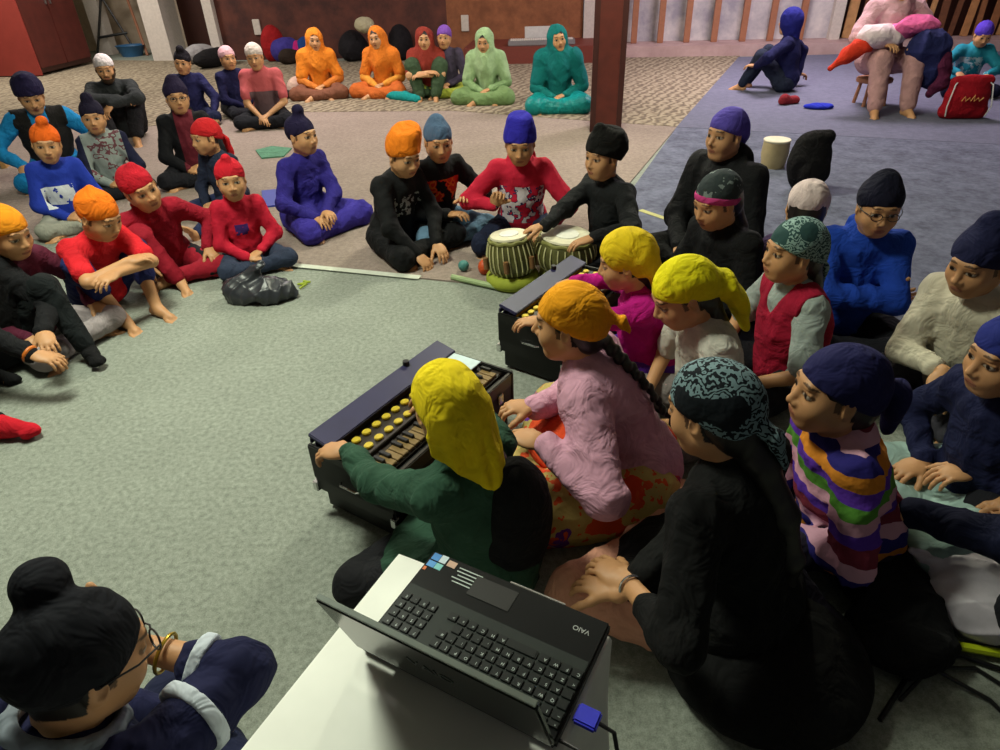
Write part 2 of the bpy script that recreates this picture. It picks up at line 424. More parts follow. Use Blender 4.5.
    Q = (VF[0]-hc)@Rh/h
    x, y, z = np.abs(Q[:, 0]), Q[:, 1], Q[:, 2]
    sk = np.array(lin(skin)); hairc = np.array(lin((26, 19, 17)))
    tint = np.tile(sk, (len(Q), 1)); tint *= (1+.05*np.sin(VF[0][:, :1]*60)*np.sin(VF[0][:, 1:2]*50+VF[0][:, 2:]*40))
    def paint(mask, c, f=1.0): tint[mask] = tint[mask]*(1-f)+np.array(c)*f
    ishead = (x < .11) & (np.abs(y) < .14) & (z > -.13) & (z < .14)
    paint(ishead & (((z > .052-.3*np.maximum(0, .06-y)) & (y < .075)) | (y < -.015) & (z > -.045+.45*(y+.02))), hairc)
    paint(ishead & (x > .055) & (x < .072) & (y < .03) & (y > -.02) & (z > -.02), hairc, .8)
    fr = ishead & (y > .05)
    paint(fr & (((x-.030)/.019)**2+((z-.0335+14*(x-.026)**2)/.0036)**2 < 1), hairc, .8)
    ex, ez = (x-.031)/.0165, (z-.0045)/.0085
    paint(fr & (ex**2+ez**2 < 1.3), hairc, .6)
    paint(fr & (ex**2*1.15+(ez+.1)**2*1.6 < 1), np.array(lin((172, 158, 142))))
    paint(fr & ((x-.031)**2+(z-.0045)**2 < .0078**2), np.array(lin((28, 18, 14))))
    paint(fr & (y > .068) & ((Q[:, 0]/.021)**2+((z+.0615)/.0105)**2 < 1), np.array(lin((146, 82, 70))), .75)
    paint(fr & (y > .07) & (x < .02) & (np.abs(z+.0618) < .0013), np.array(lin((70, 34, 30))), .8)
    if beard:
        bm = ishead & (y > -.02) & ((z < -.068-.0*x) | ((x > .042) & (z < -.005-.5*(y-.02))) | ((x < .024) & (z > -.052) & (z < -.043) & (y > .07)))
        paint(bm & ~(((Q[:, 0]/.024)**2+((z+.0615)/.0105)**2 < 1)), hairc, .9)
    root = to_obj('person', VF, skin_mat(), None, np.clip(tint, 0, 1))
    root.location = base; root.rotation_euler = (0, 0, -R(az))
    root['label'] = label; root['category'] = category
    if group: root['group'] = group
    amp = .0065*wr; loose *= 1.07
    # ---- trousers
    if bottom is not None:
        S = Sdf(); bl = bloose
        S.ell(pel+V(0, 0, .0), V(.18, .145, .125)*s*(.9+.1*bl), None, .03*s)
        S.cone(tp(0, 0, .04), tp(0, 0, .10), .12*s, .12*s, .03*s)
        for k2, sg in (('R', 1), ('L', -1)):
            kn, an, fd = LG[k2]
            S.cone(pel+V(.095*sg, 0, -.01)*s, kn, .10*s*bl, .078*s*bl, .035*s)
            en = kn+(an-kn)*(.93*bcut if bcut >= .99 else bcut)
            S.cone(kn, en, .077*s*bl, (.055*bl)*s if bcut >= .99 else .07*s, .025*s)
        if sock == 'salwar' or bl > 1.25:
            S.ell(V(0, .2, .08)*s, V(.22, .17, .075)*s, None, .06*s)
        S.wrinkle(amp*1.3, 22/s, 11+len(label)); S.cut((0, 0, .004), (0, 0, -1))
        to_obj('trousers', S.build(cres), bottom, root)
    if sock is not None and sock != 'salwar':
        for k2 in 'RL':
            kn, an, fd = LG[k2]; S = Sdf()
            foot(S, an, fd, (0, -.1, 1), s*1.12, .02*s, toes=False); S.cone(an+(kn-an)*.22, an, .045*s, .04*s, .02*s)
            to_obj('sock', S.build(cres*.8), sock, root)
    # ---- top
    if top is not None:
        S = Sdf(); lo = loose
        if isinstance(top, tuple): top = top[0]
        S.ell(tp(0, .0, .29), V(.16, .122, .175)*s*lo, T, .04*s)
        S.cone(tp(0, 0, .03), tp(0, .016, .20), .150*s*lo, .130*s*lo, .05*s)
        S.ell(tp(0, .0, .05), V(.165, .14, .10)*s*lo, T, .04*s)
        S.cone(sh[1], sh[-1], .064*s*lo, .064*s*lo, .04*s)
        S.cone(nb-T@V(0, 0, .06)*s, nb+T@V(0, 0, .004)*s, .10*s, .062*s, .06*s)
        for k2, sg in (('R', 1), ('L', -1)):
            e, wt, d, a = J[k2]; sv = a.get('sleeve', tsleeve)
            if sv <= .5:
                S.cone(sh[sg], sh[sg]+(e-sh[sg])*sv*1.7, .069*s*lo, .066*s*lo, .03*s)
            else:
                S.cone(sh[sg], e, .068*s*lo, .058*s*lo, .035*s)
                S.cone(e, e+(wt-e)*((sv-.5)*2*.97), .058*s*lo, .042*s*lo, .03*s)
        if longtop: # kurta panels lying over the thighs
            S.ell(V(0, .17, .13)*s, V(.24, .22, .065)*s, None, .07*s)
            for k2, sg in (('R', 1), ('L', -1)): S.cone(pel+V(.08*sg, 0, .04)*s, pel*(.35)+LG[k2][0]*.65+V(0, 0, .03)*s, .12*s, .085*s, .05*s)
        if hood:
            S.ell(nb+T@V(0, -.075, .0)*s, V(.10, .055, .075)*s, T, .02*s)
            S.cone(nb+T@V(-.075, -.02, .02)*s, nb+T@V(-.03, .09, -.045)*s, .024*s, .018*s, .015*s); S.cone(nb+T@V(.075, -.02, .02)*s, nb+T@V(.03, .09, -.045)*s, .024*s, .018*s, .015*s)
        elif collar:
            for i in range(8):
                a1, a2 = i*math.pi/4, (i+1)*math.pi/4
                f = lambda a_: nb+T@V(.062*math.cos(a_), .01+.062*math.sin(a_), .015-.025*math.sin(a_))*s
                S.cone(f(a1), f(a2), .014*s, .014*s, .006)
        S.wrinkle(amp*1.25, 24/s, 3+len(label), stretch=(1, 1, .55)); S.wrinkle(amp*.45, 46/s, 5+len(label), stretch=(1, 1, .8)); S.cut((0, 0, .006), (0, 0, -1))
        to_obj('top', S.build(cres), top, root)
    if open_coat is not None:   # vest, pinafore or scarf of another colour round the shoulders
        S = Sdf(); mt, rr = open_coat; rr = rr*loose*1.04
        S.ell(tp(0, .0, .27), V(.175, .136, .20)*s*rr, T, .03*s); S.cone(sh[1], sh[-1], .074*s*rr, .074*s*rr, .03*s)
        S.cone(tp(0, 0, .03), tp(0, 0, .2), .15*s*rr, .14*s*rr, .03*s)
        S.cut(sh[1]+T@V(.02, 0, 0)*s, T@V(1, 0, 0)); S.cut(sh[-1]-T@V(.02, 0, 0)*s, T@V(-1, 0, 0))
        S.cone(nb+V(0, .05, .05)*s, nb+V(0, .1, -.1)*s, .06*s, .03*s, .01, sub=True)
        S.wrinkle(amp, 20/s, 5)
        to_obj('vest', S.build(cres), mt, root)
    # ---- hair
    if hair:
        S = Sdf()
        S.ell(H(0, -.018, .028), V(.0815, .097, .093)*h, Rh, .02*h)
        S.ell(H(0, -.055, -.035), V(.068, .055, .065)*h, Rh, .03*h)
        S.cut(H(0, .052, 0), Rh@V(0, 1, -.25)); 
        if hair[0] == 'braid':
            pts = [nb+T@V(*p)*s if i else H(0, -.085, -.045) for i, p in enumerate(hair[1])]
            N2 = 22; seg = np.array(pts)
            tt = np.linspace(0, len(pts)-1.001, N2)
            cpts = [seg[int(t)]*(1-t % 1)+seg[int(t)+1]*(t % 1) for t in tt]
            for i in range(N2-1):
                r = .023*h*(1-.5*i/N2); off = V(.007*math.cos(i*math.pi), 0, 0)
                S.ell(cpts[i]+off, V(r, r*.8, r*1.1), None, .006)
        if hair[0] == 'long':
            pts = [H(0, -.07, -.03)]+[nb+T@V(*p)*s for p in hair[1]]
            S.chain(pts, [.045*h, .040*h, .034*h, .028*h, .012*h][:len(pts)], .02)
            S.wrinkle(.0035, 60, 3, stretch=(1, 1, .15))
        to_obj('hair', S.build(gres), mat('black_hair', (20, 15, 14), .42, spec=.5, nscale=80), root)
    # ---- head covering
    kind, gm = gear[0], gear[1]
    go = gear[2] if len(gear) > 2 else {}
    if kind:
        S = Sdf(); gn = 'turban'
        n1 = Rh@unit(V(0, go.get('low', .42), -.9)); p1 = H(0, .090, .040+go.get('brow', 0))
        hN = V(0, .0, 0)
        if kind == 'patka':
            S.ell(H(0, -.014, .033), V(.0835, .103, .092)*h, Rh, .02)
            b = go.get('bun', (0, .02, .135)); br = go.get('r', .036)
            S.cone(H(b[0], b[1], b[2]-.035), H(*b), .030*h, br*h, .025*h)
            S.ell(H(b[0], b[1], b[2]+.008), V(br, br, br*.9)*h, Rh, .01)
            S.wrinkle(.003, 30, 7+len(label), stretch=(1, 1, .4)); S.cut(p1, n1); gn = 'patka'
            pass
        elif kind == 'turban':
            S.ell(H(0, -.025, .045), V(.100, .122, .103)*h, Rh, .02)
            S.cone(H(0, .0, .10), H(0, .03, .145), .045*h, .030*h, .045)
            for i in range(3):
                for sx in (-1, 1):
                    S.cone(H(0, .082-.012*i, .05+.026*i), H(.078*sx, .0-.01*i, .03+.022*i), .013*h, .013*h, .016)
            S.wrinkle(.004, 30, 3, stretch=(.6, .6, 1.3)); S.cut(p1, n1)
        elif kind == 'beanie':
            tl = go.get('tall', .125)
            S.ell(H(0, -.014, .032), V(.085, .104, .092)*h, Rh, .02)
            S.cone(H(0, -.015, .05), H(0, go.get('ty', -.03), tl-.035), .078*h, .052*h, .03)
            S.wrinkle(.003, 30, 3, stretch=(1, 1, .5)); S.cut(p1, n1); gn = 'head_covering'
            pass
        elif kind == 'cap':
            S.ell(H(0, -.014, .032), V(.085, .104, .093)*h, Rh, .02)
            if go.get('box'): bw = go.get('bw', 1); S.cone(H(0, -.012, .03), H(*go.get('bt', (0, -.02, .10))), .084*h, .074*h*bw, .03)
            if go.get('box'): S.cut(H(0, 0, go['box']), Rh@V(*go.get('tilt', (0, 0, 1))), .02)
            if False: S.cut(H(0, 0, .152), Rh@V(0, 0, 1), .01)
            S.wrinkle(.003, 32, 4); S.cut(p1, n1); gn = 'head_covering'
        elif kind == 'kerchief':
            S.ell(H(0, -.014, .033), V(.085, .106, .094)*h, Rh, .02)
            S.ell(H(0, -.06, .0), V(.074, .058, .072)*h, Rh, .03)
            S.cut(H(0, .090, .042), Rh@V(0, .42, -.90))
            kn = go.get('knot', (0, -.12, -.03))
            S.ell(H(*kn), V(.024, .02, .02)*h, Rh, .01)
            for i, tl in enumerate(go.get('tails', [((0, -.135, -.05), (.02, -.14, -.13))])):
                w2 = go.get('w', .02)
                S.chain([H(*kn)]+[H(*p) for p in tl], [go.get('w0', .012)*h]+[w2*h]*(len(tl)-1)+[w2*.6*h], .012, flat=(Rh@V(0, 1, .2), 2.2))
            S.wrinkle(.0028, 26, 9+len(label), stretch=(1, .5, 1)); gn = 'kerchief'
        elif kind == 'drape': # square cloth hanging down the back of the head
            S.ell(H(0, -.014, .036), V(.090, .110, .098)*h, Rh, .02)
            S.ell(H(0, -.06, -.0), V(.088, .068, .085)*h, Rh, .03)
            nn = Rh@V(0, 1, 0)
            edge = go.get('pts', ((-.095, -.13, -.06), (-.05, -.16, -.105), (.0, -.20, -.125), (.05, -.26, -.12), (.085, -.20, -.085), (.10, -.10, -.05)))
            ex_ = np.linspace(0, len(edge)-1.001, 40)
            for t_ in ex_:
                i_ = int(t_); f_ = t_-i_; ee = np.array(edge[i_])*(1-f_)+np.array(edge[i_+1])*f_
                xt = ee[0]*.80; yt = -.014-.10*math.sqrt(max(0, 1-(xt/.09)**2))
                fo = .006*math.sin(t_*5.2)
                S.chain([H(xt, yt, .02), H(ee[0], ee[2]*.95+fo, ee[1]*.45), H(ee[0]*1.05, ee[2]*1.05+fo*1.6, ee[1])], [.013*h, .010*h, .0075*h], .012)
            S.ell(H(0, .12, -.03), V(.075, .115, .078)*h, Rh, .012, sub=True)
            S.wrinkle(.003, 26, 9, stretch=(1.3, 1.3, .35)); gn = 'head_scarf'
        elif kind == 'hood':
            S.ell(H(0, -.018, .022), V(.105, .125, .125)*h, Rh, .02)
            S.cone(H(0, -.03, -.03), nb+V(0, -.02, 0), .098*h, .085*s, .04)
            S.ell(H(0, .12, -.01), V(.066, .085, .09)*h, Rh, .02, sub=True)
            S.wrinkle(.003, 28, 3); gn = 'hood'
        elif kind == 'dupatta':
            wd = go.get('w', 1.0)
            S.ell(H(0, -.025, .028), V(.092, .112, .107)*h, Rh, .03)
            S.cone(H(0, -.035, -.01), nb+T@V(0, .0, -.06)*s, .098*h, .150*s, .05); S.cone(H(0, -.03, .0), tp(0, .07, .34), .09*h, .12*s, .05)
            S.ell(tp(0, .0, .32), V(.185*wd, .145, .16)*s, T, .07)
            S.cone(sh[1]+T@V(0, 0, 0), sh[-1], .085*s, .085*s, .06)
            for k2, sg in (('R', 1), ('L', -1)):
                e, wt, d, a = J[k2]; S.cone(sh[sg], sh[sg]+(e-sh[sg])*.8, .086*s, .082*s, .05)
            S.cone(tp(0, .09, .32), tp(0, .12, .06), .11*s, .10*s, .05)
            if go.get('tail'):
                for tl in go['tail']: S.chain([V(*p)*s for p in tl], [.06*s]*len(tl), .04, flat=((0, 0, 1), 1.6))
            S.ell(H(0, .125, -.015), V(.060, .085, .090)*h, Rh, .02, sub=True)
            S.wrinkle(.013, 15, 3+len(label), stretch=(1, 1, .55)); gn = 'head_scarf'
            gres2 = gres*1.1
        if kind == 'patka' and go.get('tail'):
            pass
        if go.get('band'):
            S2 = Sdf(); S2.ell(H(0, -.014, .032), V(.0875, .1075, .095)*h, Rh, .01); S2.cut(p1, n1); S2.cut(p1-n1*.032*h, -n1)
            to_obj('headband', S2.build(gres), go['band'], root)
        to_obj(gn, S.build(gres if kind != 'dupatta' else cres), gm, root)
    if lap is not None:
        for (nm, mt, ops) in lap:
            S = Sdf()
            for o in ops:
                if o[0] == 'e': S.ell(V(*o[1])*s, V(*o[2])*s, None, .04*s)
                else: S.chain([V(*p)*s for p in o[1]], [r*s for r in o[2]], .03*s)
            S.wrinkle(.005, 26, 5); S.cut((0, 0, .004), (0, 0, -1)); to_obj(nm, S.build(cres), mt, root)
    info = dict(base=base, RZ=RZ, hc=hc, Rh=Rh, H=H, J=J, LG=LG, s=s, hs=hs, nb=nb, T=T, tp=tp, sh=sh, LGs=LG, root=root)
    return info

def tube_obj(name, pts, r, m, parent=None, cyc=False, res=8):
    """a round tube along points"""
    pts = [Vector(p) for p in pts]; bm = bmesh.new(); rings = []; n = len(pts)
    for i, p in enumerate(pts):
        a = pts[(i-1) % n] if (i or cyc) else p; b = pts[(i+1) % n] if (i < n-1 or cyc) else p
        t = (b-a).normalized(); u = t.orthogonal().normalized() if not rings else (pu-t*pu.dot(t)).normalized(); pu = u; w = t.cross(u)
        rr = r[i] if isinstance(r, (list, tuple)) else r
        rings.append([bm.verts.new(p+(u*math.cos(q*2*math.pi/res)+w*math.sin(q*2*math.pi/res))*rr) for q in range(res)])
    for i in range(n if cyc else n-1):
        A_, B_ = rings[i], rings[(i+1) % n]
        for q in range(res): bm.faces.new((A_[q], A_[(q+1) % res], B_[(q+1) % res], B_[q]))
    if not cyc: bm.faces.new(rings[0][::-1]); bm.faces.new(rings[-1])
    return bobj(name, bm, m, parent)
def bobj(name, bm, m, parent=None, smooth=True, loc=None, rz=None, bevel=0):
    bmesh.ops.recalc_face_normals(bm, faces=bm.faces)
    if bevel: bmesh.ops.bevel(bm, geom=list(bm.edges), offset=bevel, segments=2, affect='EDGES')
    me = bpy.data.meshes.new(name); bm.to_mesh(me); bm.free()
    if smooth:
        me.polygons.foreach_set('use_smooth', [True]*len(me.polygons))
        me.set_sharp_from_angle(angle=R(35))
    me.materials.append(m); o = bpy.data.objects.new(name, me); C.objects.link(o)
    if parent: o.parent = parent
    if loc is not None: o.location = loc
    if rz is not None: o.rotation_euler = (0, 0, rz)
    return o
def box(bm, c, d, rz=0, rot=None):
    M = Matrix.Translation(Vector(c)) @ (rot.to_4x4() if rot is not None else Matrix.Rotation(rz, 4, 'Z')) @ Matrix.Diagonal((*d, 1))
    bmesh.ops.create_cube(bm, size=1, matrix=M)
def cylm(bm, c, r1, r2, h, seg=24, rot=None):
    M = Matrix.Translation(Vector(c)) @ (rot.to_4x4() if rot is not None else Matrix.Identity(4))
    bmesh.ops.create_cone(bm, cap_ends=True, segments=seg, radius1=r1, radius2=r2, depth=h, matrix=M)
def lathe(bm, prof, seg=36, c=(0, 0, 0)):
    rs = []
    for r, z in prof: rs.append([bm.verts.new((c[0]+r*math.cos(2*math.pi*i/seg), c[1]+r*math.sin(2*math.pi*i/seg), c[2]+z)) for i in range(seg)] if r > 1e-5 else [bm.verts.new((c[0], c[1], c[2]+z))])
    for A_, B_ in zip(rs, rs[1:]):
        for i in range(seg):
            j = (i+1) % seg
            f = [A_[i % len(A_)], A_[j % len(A_)], B_[j % len(B_)], B_[i % len(B_)]]
            f = list(dict.fromkeys(f))
            if len(f) > 2: bm.faces.new(f)
def boxo(name, c, d, m, parent=None, rz=0, bevel=.003, loc=None):
    bm = bmesh.new(); box(bm, (0, 0, 0) if parent is None else c, d, 0 if parent is None else rz)
    return bobj(name, bm, m, parent, loc=c if parent is None else None, rz=rz if parent is None else None, bevel=bevel)
def tag(o, label, cat, group=None):
    o['label'] = label; o['category'] = cat
    if group: o['group'] = group
    return o
def struct(o): o['kind'] = 'structure'; return o
def empty(name, loc, rz=0, label=None, cat=None, group=None):
    o = bpy.data.objects.new(name, None); C.objects.link(o); o.location = loc; o.rotation_euler = (0, 0, rz)
    o.empty_display_size = .05
    if label: tag(o, label, cat, group)
    return o
def text_mesh(name, txt, size, m, parent, loc, rot, ext=.0004):
    cu = bpy.data.curves.new(name, 'FONT'); cu.body = txt; cu.size = size; cu.extrude = ext; cu.align_x = 'CENTER'; cu.align_y = 'CENTER'
    to = bpy.data.objects.new(name, cu); C.objects.link(to); bpy.context.view_layer.update()
    me = bpy.data.meshes.new_from_object(to.evaluated_get(bpy.context.evaluated_depsgraph_get()))
    bpy.data.objects.remove(to); me.name = name
    o = bpy.data.objects.new(name, me); C.objects.link(o); me.materials.clear(); me.materials.append(m)
    o.parent = parent; o.location = loc; o.rotation_euler = rot; return o
# ------------------------------------------------------------------ the room
def prism(name, pts, z0, z1, m, parent=None):
    bm = bmesh.new(); a = [bm.verts.new((p[0], p[1], z0)) for p in pts]; b = [bm.verts.new((p[0], p[1], z1)) for p in pts]; n = len(pts)
    bm.faces.new(a[::-1]); bm.faces.new(b)
    for i in range(n): bm.faces.new((a[i], a[(i+1) % n], b[(i+1) % n], b[i]))
    return bobj(name, bm, m, parent, smooth=False)
def carpet(name, c1, c2, scale=260, big=3.0, bs=.5):
    m = bpy.data.materials.new(name); nt, b = nodes(m); v = coords(nt); L = nt.links
    n = noise(nt, v, scale, 4, .7); n2 = noise(nt, v, big, 3); n4 = noise(nt, v, scale*.22, 2, .6)
    mx0 = add(nt, 'ShaderNodeMix', data_type='FLOAT'); mx0.inputs[0].default_value = .45; L.new(n.outputs['Fac'], mx0.inputs[2]); L.new(n4.outputs['Fac'], mx0.inputs[3])
    r = ramp(nt, [(.36, lin(c1)), (.62, lin(c2))]); L.new(mx0.outputs[0], r.inputs[0])
    r2 = ramp(nt, [(.3, (.93, .93, .93)), (.7, (1.04, 1.04, 1.04))]); L.new(n2.outputs['Fac'], r2.inputs[0])
    mx = add(nt, 'ShaderNodeMix', data_type='RGBA', blend_type='MULTIPLY'); mx.inputs[0].default_value = 1; L.new(r.outputs[0], mx.inputs[6]); L.new(r2.outputs[0], mx.inputs[7])
    L.new(mx.outputs[2], b.inputs['Base Color']); b.inputs['Roughness'].default_value = .95; b.inputs['Specular IOR Level'].default_value = .1
    bump(nt, b, n.outputs['Fac'], bs, .004); return m
M_green = carpet('green_grey_carpet', (114, 119, 110), (157, 162, 152))
M_beige = carpet('beige_carpet', (128, 114, 106), (156, 140, 132), 160)
M_mat = carpet('blue_grey_mat', (82, 84, 100), (114, 116, 136), 26, 2.0, .3)
M_mat2 = carpet('blue_grey_smooth_mat', (96, 97, 114), (112, 112, 132), 80, 1.5, .2)
def rug_mat():
    m = bpy.data.materials.new('patterned_rug'); nt, b = nodes(m); L = nt.links
    v = coords(nt, (1, 1, 1), (0, 0, R(30)))
    w = add(nt, 'ShaderNodeTexWave'); w.inputs['Scale'].default_value = 3.2; w.inputs['Distortion'].default_value = 7; w.inputs['Detail'].default_value = 2; w.inputs['Detail Scale'].default_value = 3
    L.new(v, w.inputs['Vector'])
    r = ramp(nt, [(0, lin((104, 92, 80))), (.5, lin((134, 122, 104))), (.9, lin((152, 140, 120)))]); L.new(w.outputs['Fac'], r.inputs[0])
    L.new(r.outputs[0], b.inputs['Base Color']); b.inputs['Roughness'].default_value = .95; b.inputs['Specular IOR Level'].default_value = .1
    return m
struct(prism('floor', [(-14, -4), (14, -4), (14, 18), (-14, 18)], -.1, 0, M_green))
WY = lambda u: 11.9-.13*u
TH = math.atan(-.13)
def on_wall(px, py, off=0.0):
    """where the sight line meets the back wall plane set forward by off"""
    d = ray(px, py); t = (11.9-off)/(d[1]+.13*d[0]); return d*t+np.array([0, 0, CAMH])
def wallbox(name, u0, u1, z0, z1, off, dep, m, parent=None, bevel=0):
    uc = (u0+u1)/2; w = abs(u1-u0)/math.cos(TH); c = (uc, WY(uc)-off-dep/2, (z0+z1)/2)
    bm = bmesh.new(); box(bm, (0, 0, 0), (w, dep, z1-z0)); o = bobj(name, bm, m, None, bevel=bevel, smooth=False)
    o.location = c; o.rotation_euler = (0, 0, TH)
    if parent: o.parent = parent; o.location = Vector(c)-parent.location if not parent.rotation_euler.z else c
    return o
def wall_mat(name, c1, c2, sc=3):
    m = bpy.data.materials.new(name); nt, b = nodes(m); v = coords(nt); n = noise(nt, v, sc, 5, .65)
    r = ramp(nt, [(.35, lin(c1)), (.68, lin(c2))]); nt.links.new(n.outputs['Fac'], r.inputs[0]); nt.links.new(r.outputs[0], b.inputs['Base Color'])
    b.inputs['Roughness'].default_value = .75; bump(nt, b, n.outputs['Fac'], .2); return m
M_wbrown = wall_mat('dark_red_brown_panelling', (58, 24, 20), (96, 48, 36))
M_wtan = wall_mat('tan_wood_panelling', (116, 66, 38), (150, 92, 58), 5)
M_wwhite = wall_mat('chalky_white_wall', (150, 146, 158), (214, 206, 204), 2.2)
M_ledge = wall_mat('pinkish_ledge', (160, 132, 130), (182, 154, 152), 4)
M_ceil = mat('ceiling_white', (206, 202, 196), .9)
M_wood = mat('reddish_wood', (150, 98, 72), .6, nscale=20)
M_dark = mat('dark_brown_wood', (60, 30, 24), .5, nscale=12)
M_white = mat('off_white_paint', (196, 186, 178), .7)
M_beigewall = wall_mat('beige_alcove_wall', (160, 142, 122), (190, 172, 152), 3)
U = lambda px: on_wall(px, 40)[0]
u225, u450, u583, u597, u830 = U(222), U(449), U(583), U(597), U(832)
struct(wallbox('wall_back', u225, u450, 0, 3.2, -.2, .2, M_wbrown))
struct(wallbox('wall_back', u450, u583, 0, 3.2, -.2, .2, M_wtan))
struct(wallbox('trim_1', u583, u597+.1, 0, 3.2, -.05, .12, M_white))
struct(wallbox('wall_back', u597, u830, 0, 3.2, -.3, .2, M_wwhite))
struct(wallbox('wall_back', u830, 14, 0, 3.2, -.75, .2, M_dark))
struct(wallbox('trim_2', u597+.05, 13, 0, .16, -.1, .62, M_ledge))
# square wooden uprights of the railing in front of the white wall
for px in (606, 632, 658, 684, 711, 739, 766, 795):
    u = U(px)
    o = wallbox('railing_post', u-.045, u+.045, .16, 1.15, .1, .07, M_wood, bevel=.006)
    tag(o, 'square reddish wooden upright of the railing before the white back wall', 'railing post', 'uprights of the wooden railing')
o = wallbox('handrail', U(600), U(828), 1.15, 1.22, .08, .11, M_wood, bevel=.01); tag(o, 'wooden rail on top of the reddish uprights by the white wall', 'handrail')
# leaning planks right of the white wall
random.seed(4)
M_plank = [mat('plank_%d' % i, c, .7, nscale=9, var=.25) for i, c in enumerate([(140, 92, 58), (170, 120, 76), (104, 64, 42), (180, 134, 88)])]
for i in range(20):
    px = 838+i*13; u = on_wall(px, 20)[0]
    bm = bmesh.new(); wd = random.choice((.07, .10, .14)); box(bm, (0, 0, 1.2), (wd, .04, 2.4)); 
    o = bobj('plank', bm, M_plank[(i*3+i//3) % 4], smooth=False, bevel=.004)
    o.location = (u, WY(u)+.0+.03*(i % 2), .16); o.rotation_euler = (-R(9), R(random.uniform(2, 9)), TH)
    tag(o, 'bare brown plank leaning upright against the dark wall at the right', 'plank', 'planks leaning on the back wall')
o = struct(wallbox('trim_3', u830-.1, u830+.05, .16, 3.2, .0, .12, M_white))
# left part: recess, white column and posts
struct(wallbox('wall_left', U(60)-6, U(176), 0, 3.2, -1.9, .2, M_beigewall))
struct(wallbox('wall_left', U(170), u225+.1, 0, 3.2, -.9, .2, M_dark))
struct(wallbox('trim_4', U(150), U(170), 0, 3.2, -.5, .5, M_white))
struct(wallbox('trim_5', U(213)+.0, U(213)+.16, 0, 3.2, -.05, .16, M_white))
# storage cabinet at the left
a = at(44, 77); b = at(95, 64); c2_ = at(10, 61)
dv = unit((b-a)[:2]); ln = 1.30; ang = math.atan2(dv[1], dv[0])
cab = empty('storage_cabinet', (a[0], a[1], 0), ang, 'tall dark brown cabinet with a red side panel in the back left corner', 'cabinet')
boxo('carcass', (ln/2, .36, 1.1), (ln, .70, 2.1), M_dark, cab, bevel=.01)
M_maroon = mat('maroon_door', (86, 34, 28), .55, nscale=6, var=.2); M_redp = mat('red_side_panel', (150, 58, 50), .6, nscale=5)
for i in range(2): 
    dr = boxo('door', (ln*(.25+.5*i), .005, 1.12), (ln*.49, .03, 2.0), M_maroon, cab, bevel=.006)
    hd = boxo('handle', (ln*(.46+.08*i), -.025, 1.02), (.02, .03, .14), mat('steel', (190, 190, 190), .3, 1), dr, bevel=.004)
    hd.location = (0, 0, 0)
boxo('side_panel', (-.012, .36, 1.1), (.03, .72, 2.15), M_redp, cab, bevel=.004)
u6 = on_wall(86, 10, -1.0)[0]; struct(wallbox('trim_6', u6, u6+.26, 0, 3.2, -1.2, .2, M_white))
w = struct(prism('wall_left', [(-12.2, -4), (-12, -4), (-12, 15.5), (-12.2, 15.5)], 0, 3.2, wall_mat('cream_side_wall', (170, 160, 120), (190, 180, 140))))
struct(prism('wall_right', [(12, -4), (12.2, -4), (12.2, 12), (12, 12)], 0, 3.2, M_white))
struct(prism('ceiling', [(-12.2, -4), (12.2, -4), (12.2, 18), (-12.2, 18)], 3.2, 3.3, M_ceil))
# floor coverings
e0 = np.array([(-9, 9.2), at(150, 127)[:2], at(300, 113)[:2], at(450, 111.5)[:2], at(622, 124)[:2], at(668, 128)[:2]], dtype=object)
ml = lambda y: .69+(y-4.2)*.462
rug = [tuple(p) for p in e0]; rug[-1] = (ml(rug[-1][1]), rug[-1][1])
rug += [(ml(10.9), 10.9), (-3, 11.9), (-9, 13.6)]
tag(prism('patterned_rug', rug, 0.0, .012, rug_mat()), 'cream rug with a scribbled taupe pattern along the back wall', 'rug')
t1, t2 = at(250, 262), at(490, 286); sl = (t2[1]-t1[1])/(t2[0]-t1[0]); tl = lambda x: t1[1]+(x-t1[0])*sl
bei = [(-9, tl(-9)), (t1[0], t1[1]), (.22, tl(.22)), (ml(rug[5][1]), rug[5][1])]+[rug[i] for i in (4, 3, 2, 1, 0)]
tag(prism('beige_carpet', bei, 0.0, .008, M_beige), 'plain beige carpet strip between the green carpet and the patterned rug', 'carpet')
s1, s2 = at(760, 133), at(1000, 146); ss = (s2[1]-s1[1])/(s2[0]-s1[0]); sm = lambda x: s1[1]+(x-s1[0])*ss
# seam meets the mat's left edge
xs = min(np.linspace(0, 4, 400), key=lambda x: abs(ml(sm(x))-x))
tag(prism('floor_mat', [(ml(2.75)+.25, 2.95), (1.35, 2.3), (1.6, 1.75), (9, -.6), (9, sm(9)), (xs, sm(xs))], 0, .012, M_mat), 'mottled blue grey floor mat behind the children at the right', 'floor mat')
tag(prism('floor_mat', [(xs, sm(xs)), (9, sm(9)), (11, 10.4), (ml(10.75), 10.75)], 0, .014, M_mat2), 'smooth lilac grey floor mat under the woman holding coats', 'floor mat')
def strip(p, q, w, z, m, name, label, cat):
    p, q = np.array(p)[:2], np.array(q)[:2]; d = unit(q-p); n_ = np.array([-d[1], d[0]])*w/2
    return tag(prism(name, [p-n_, q-n_, q+n_, p+n_], z, z+.003, m), label, cat)
M_tape = mat('white_tape', (196, 200, 186), .7)
strip(at(258, 263), at(420, 279), .045, .008, M_tape, 'floor_tape', 'long white tape line across the carpet behind the black plastic bag', 'tape')
strip(at(640, 212), at(672, 223), .04, .0125, mat('yellow_tape', (176, 172, 110), .7), 'floor_tape', 'short yellowish tape on the blue grey mat beside the drummer', 'tape')
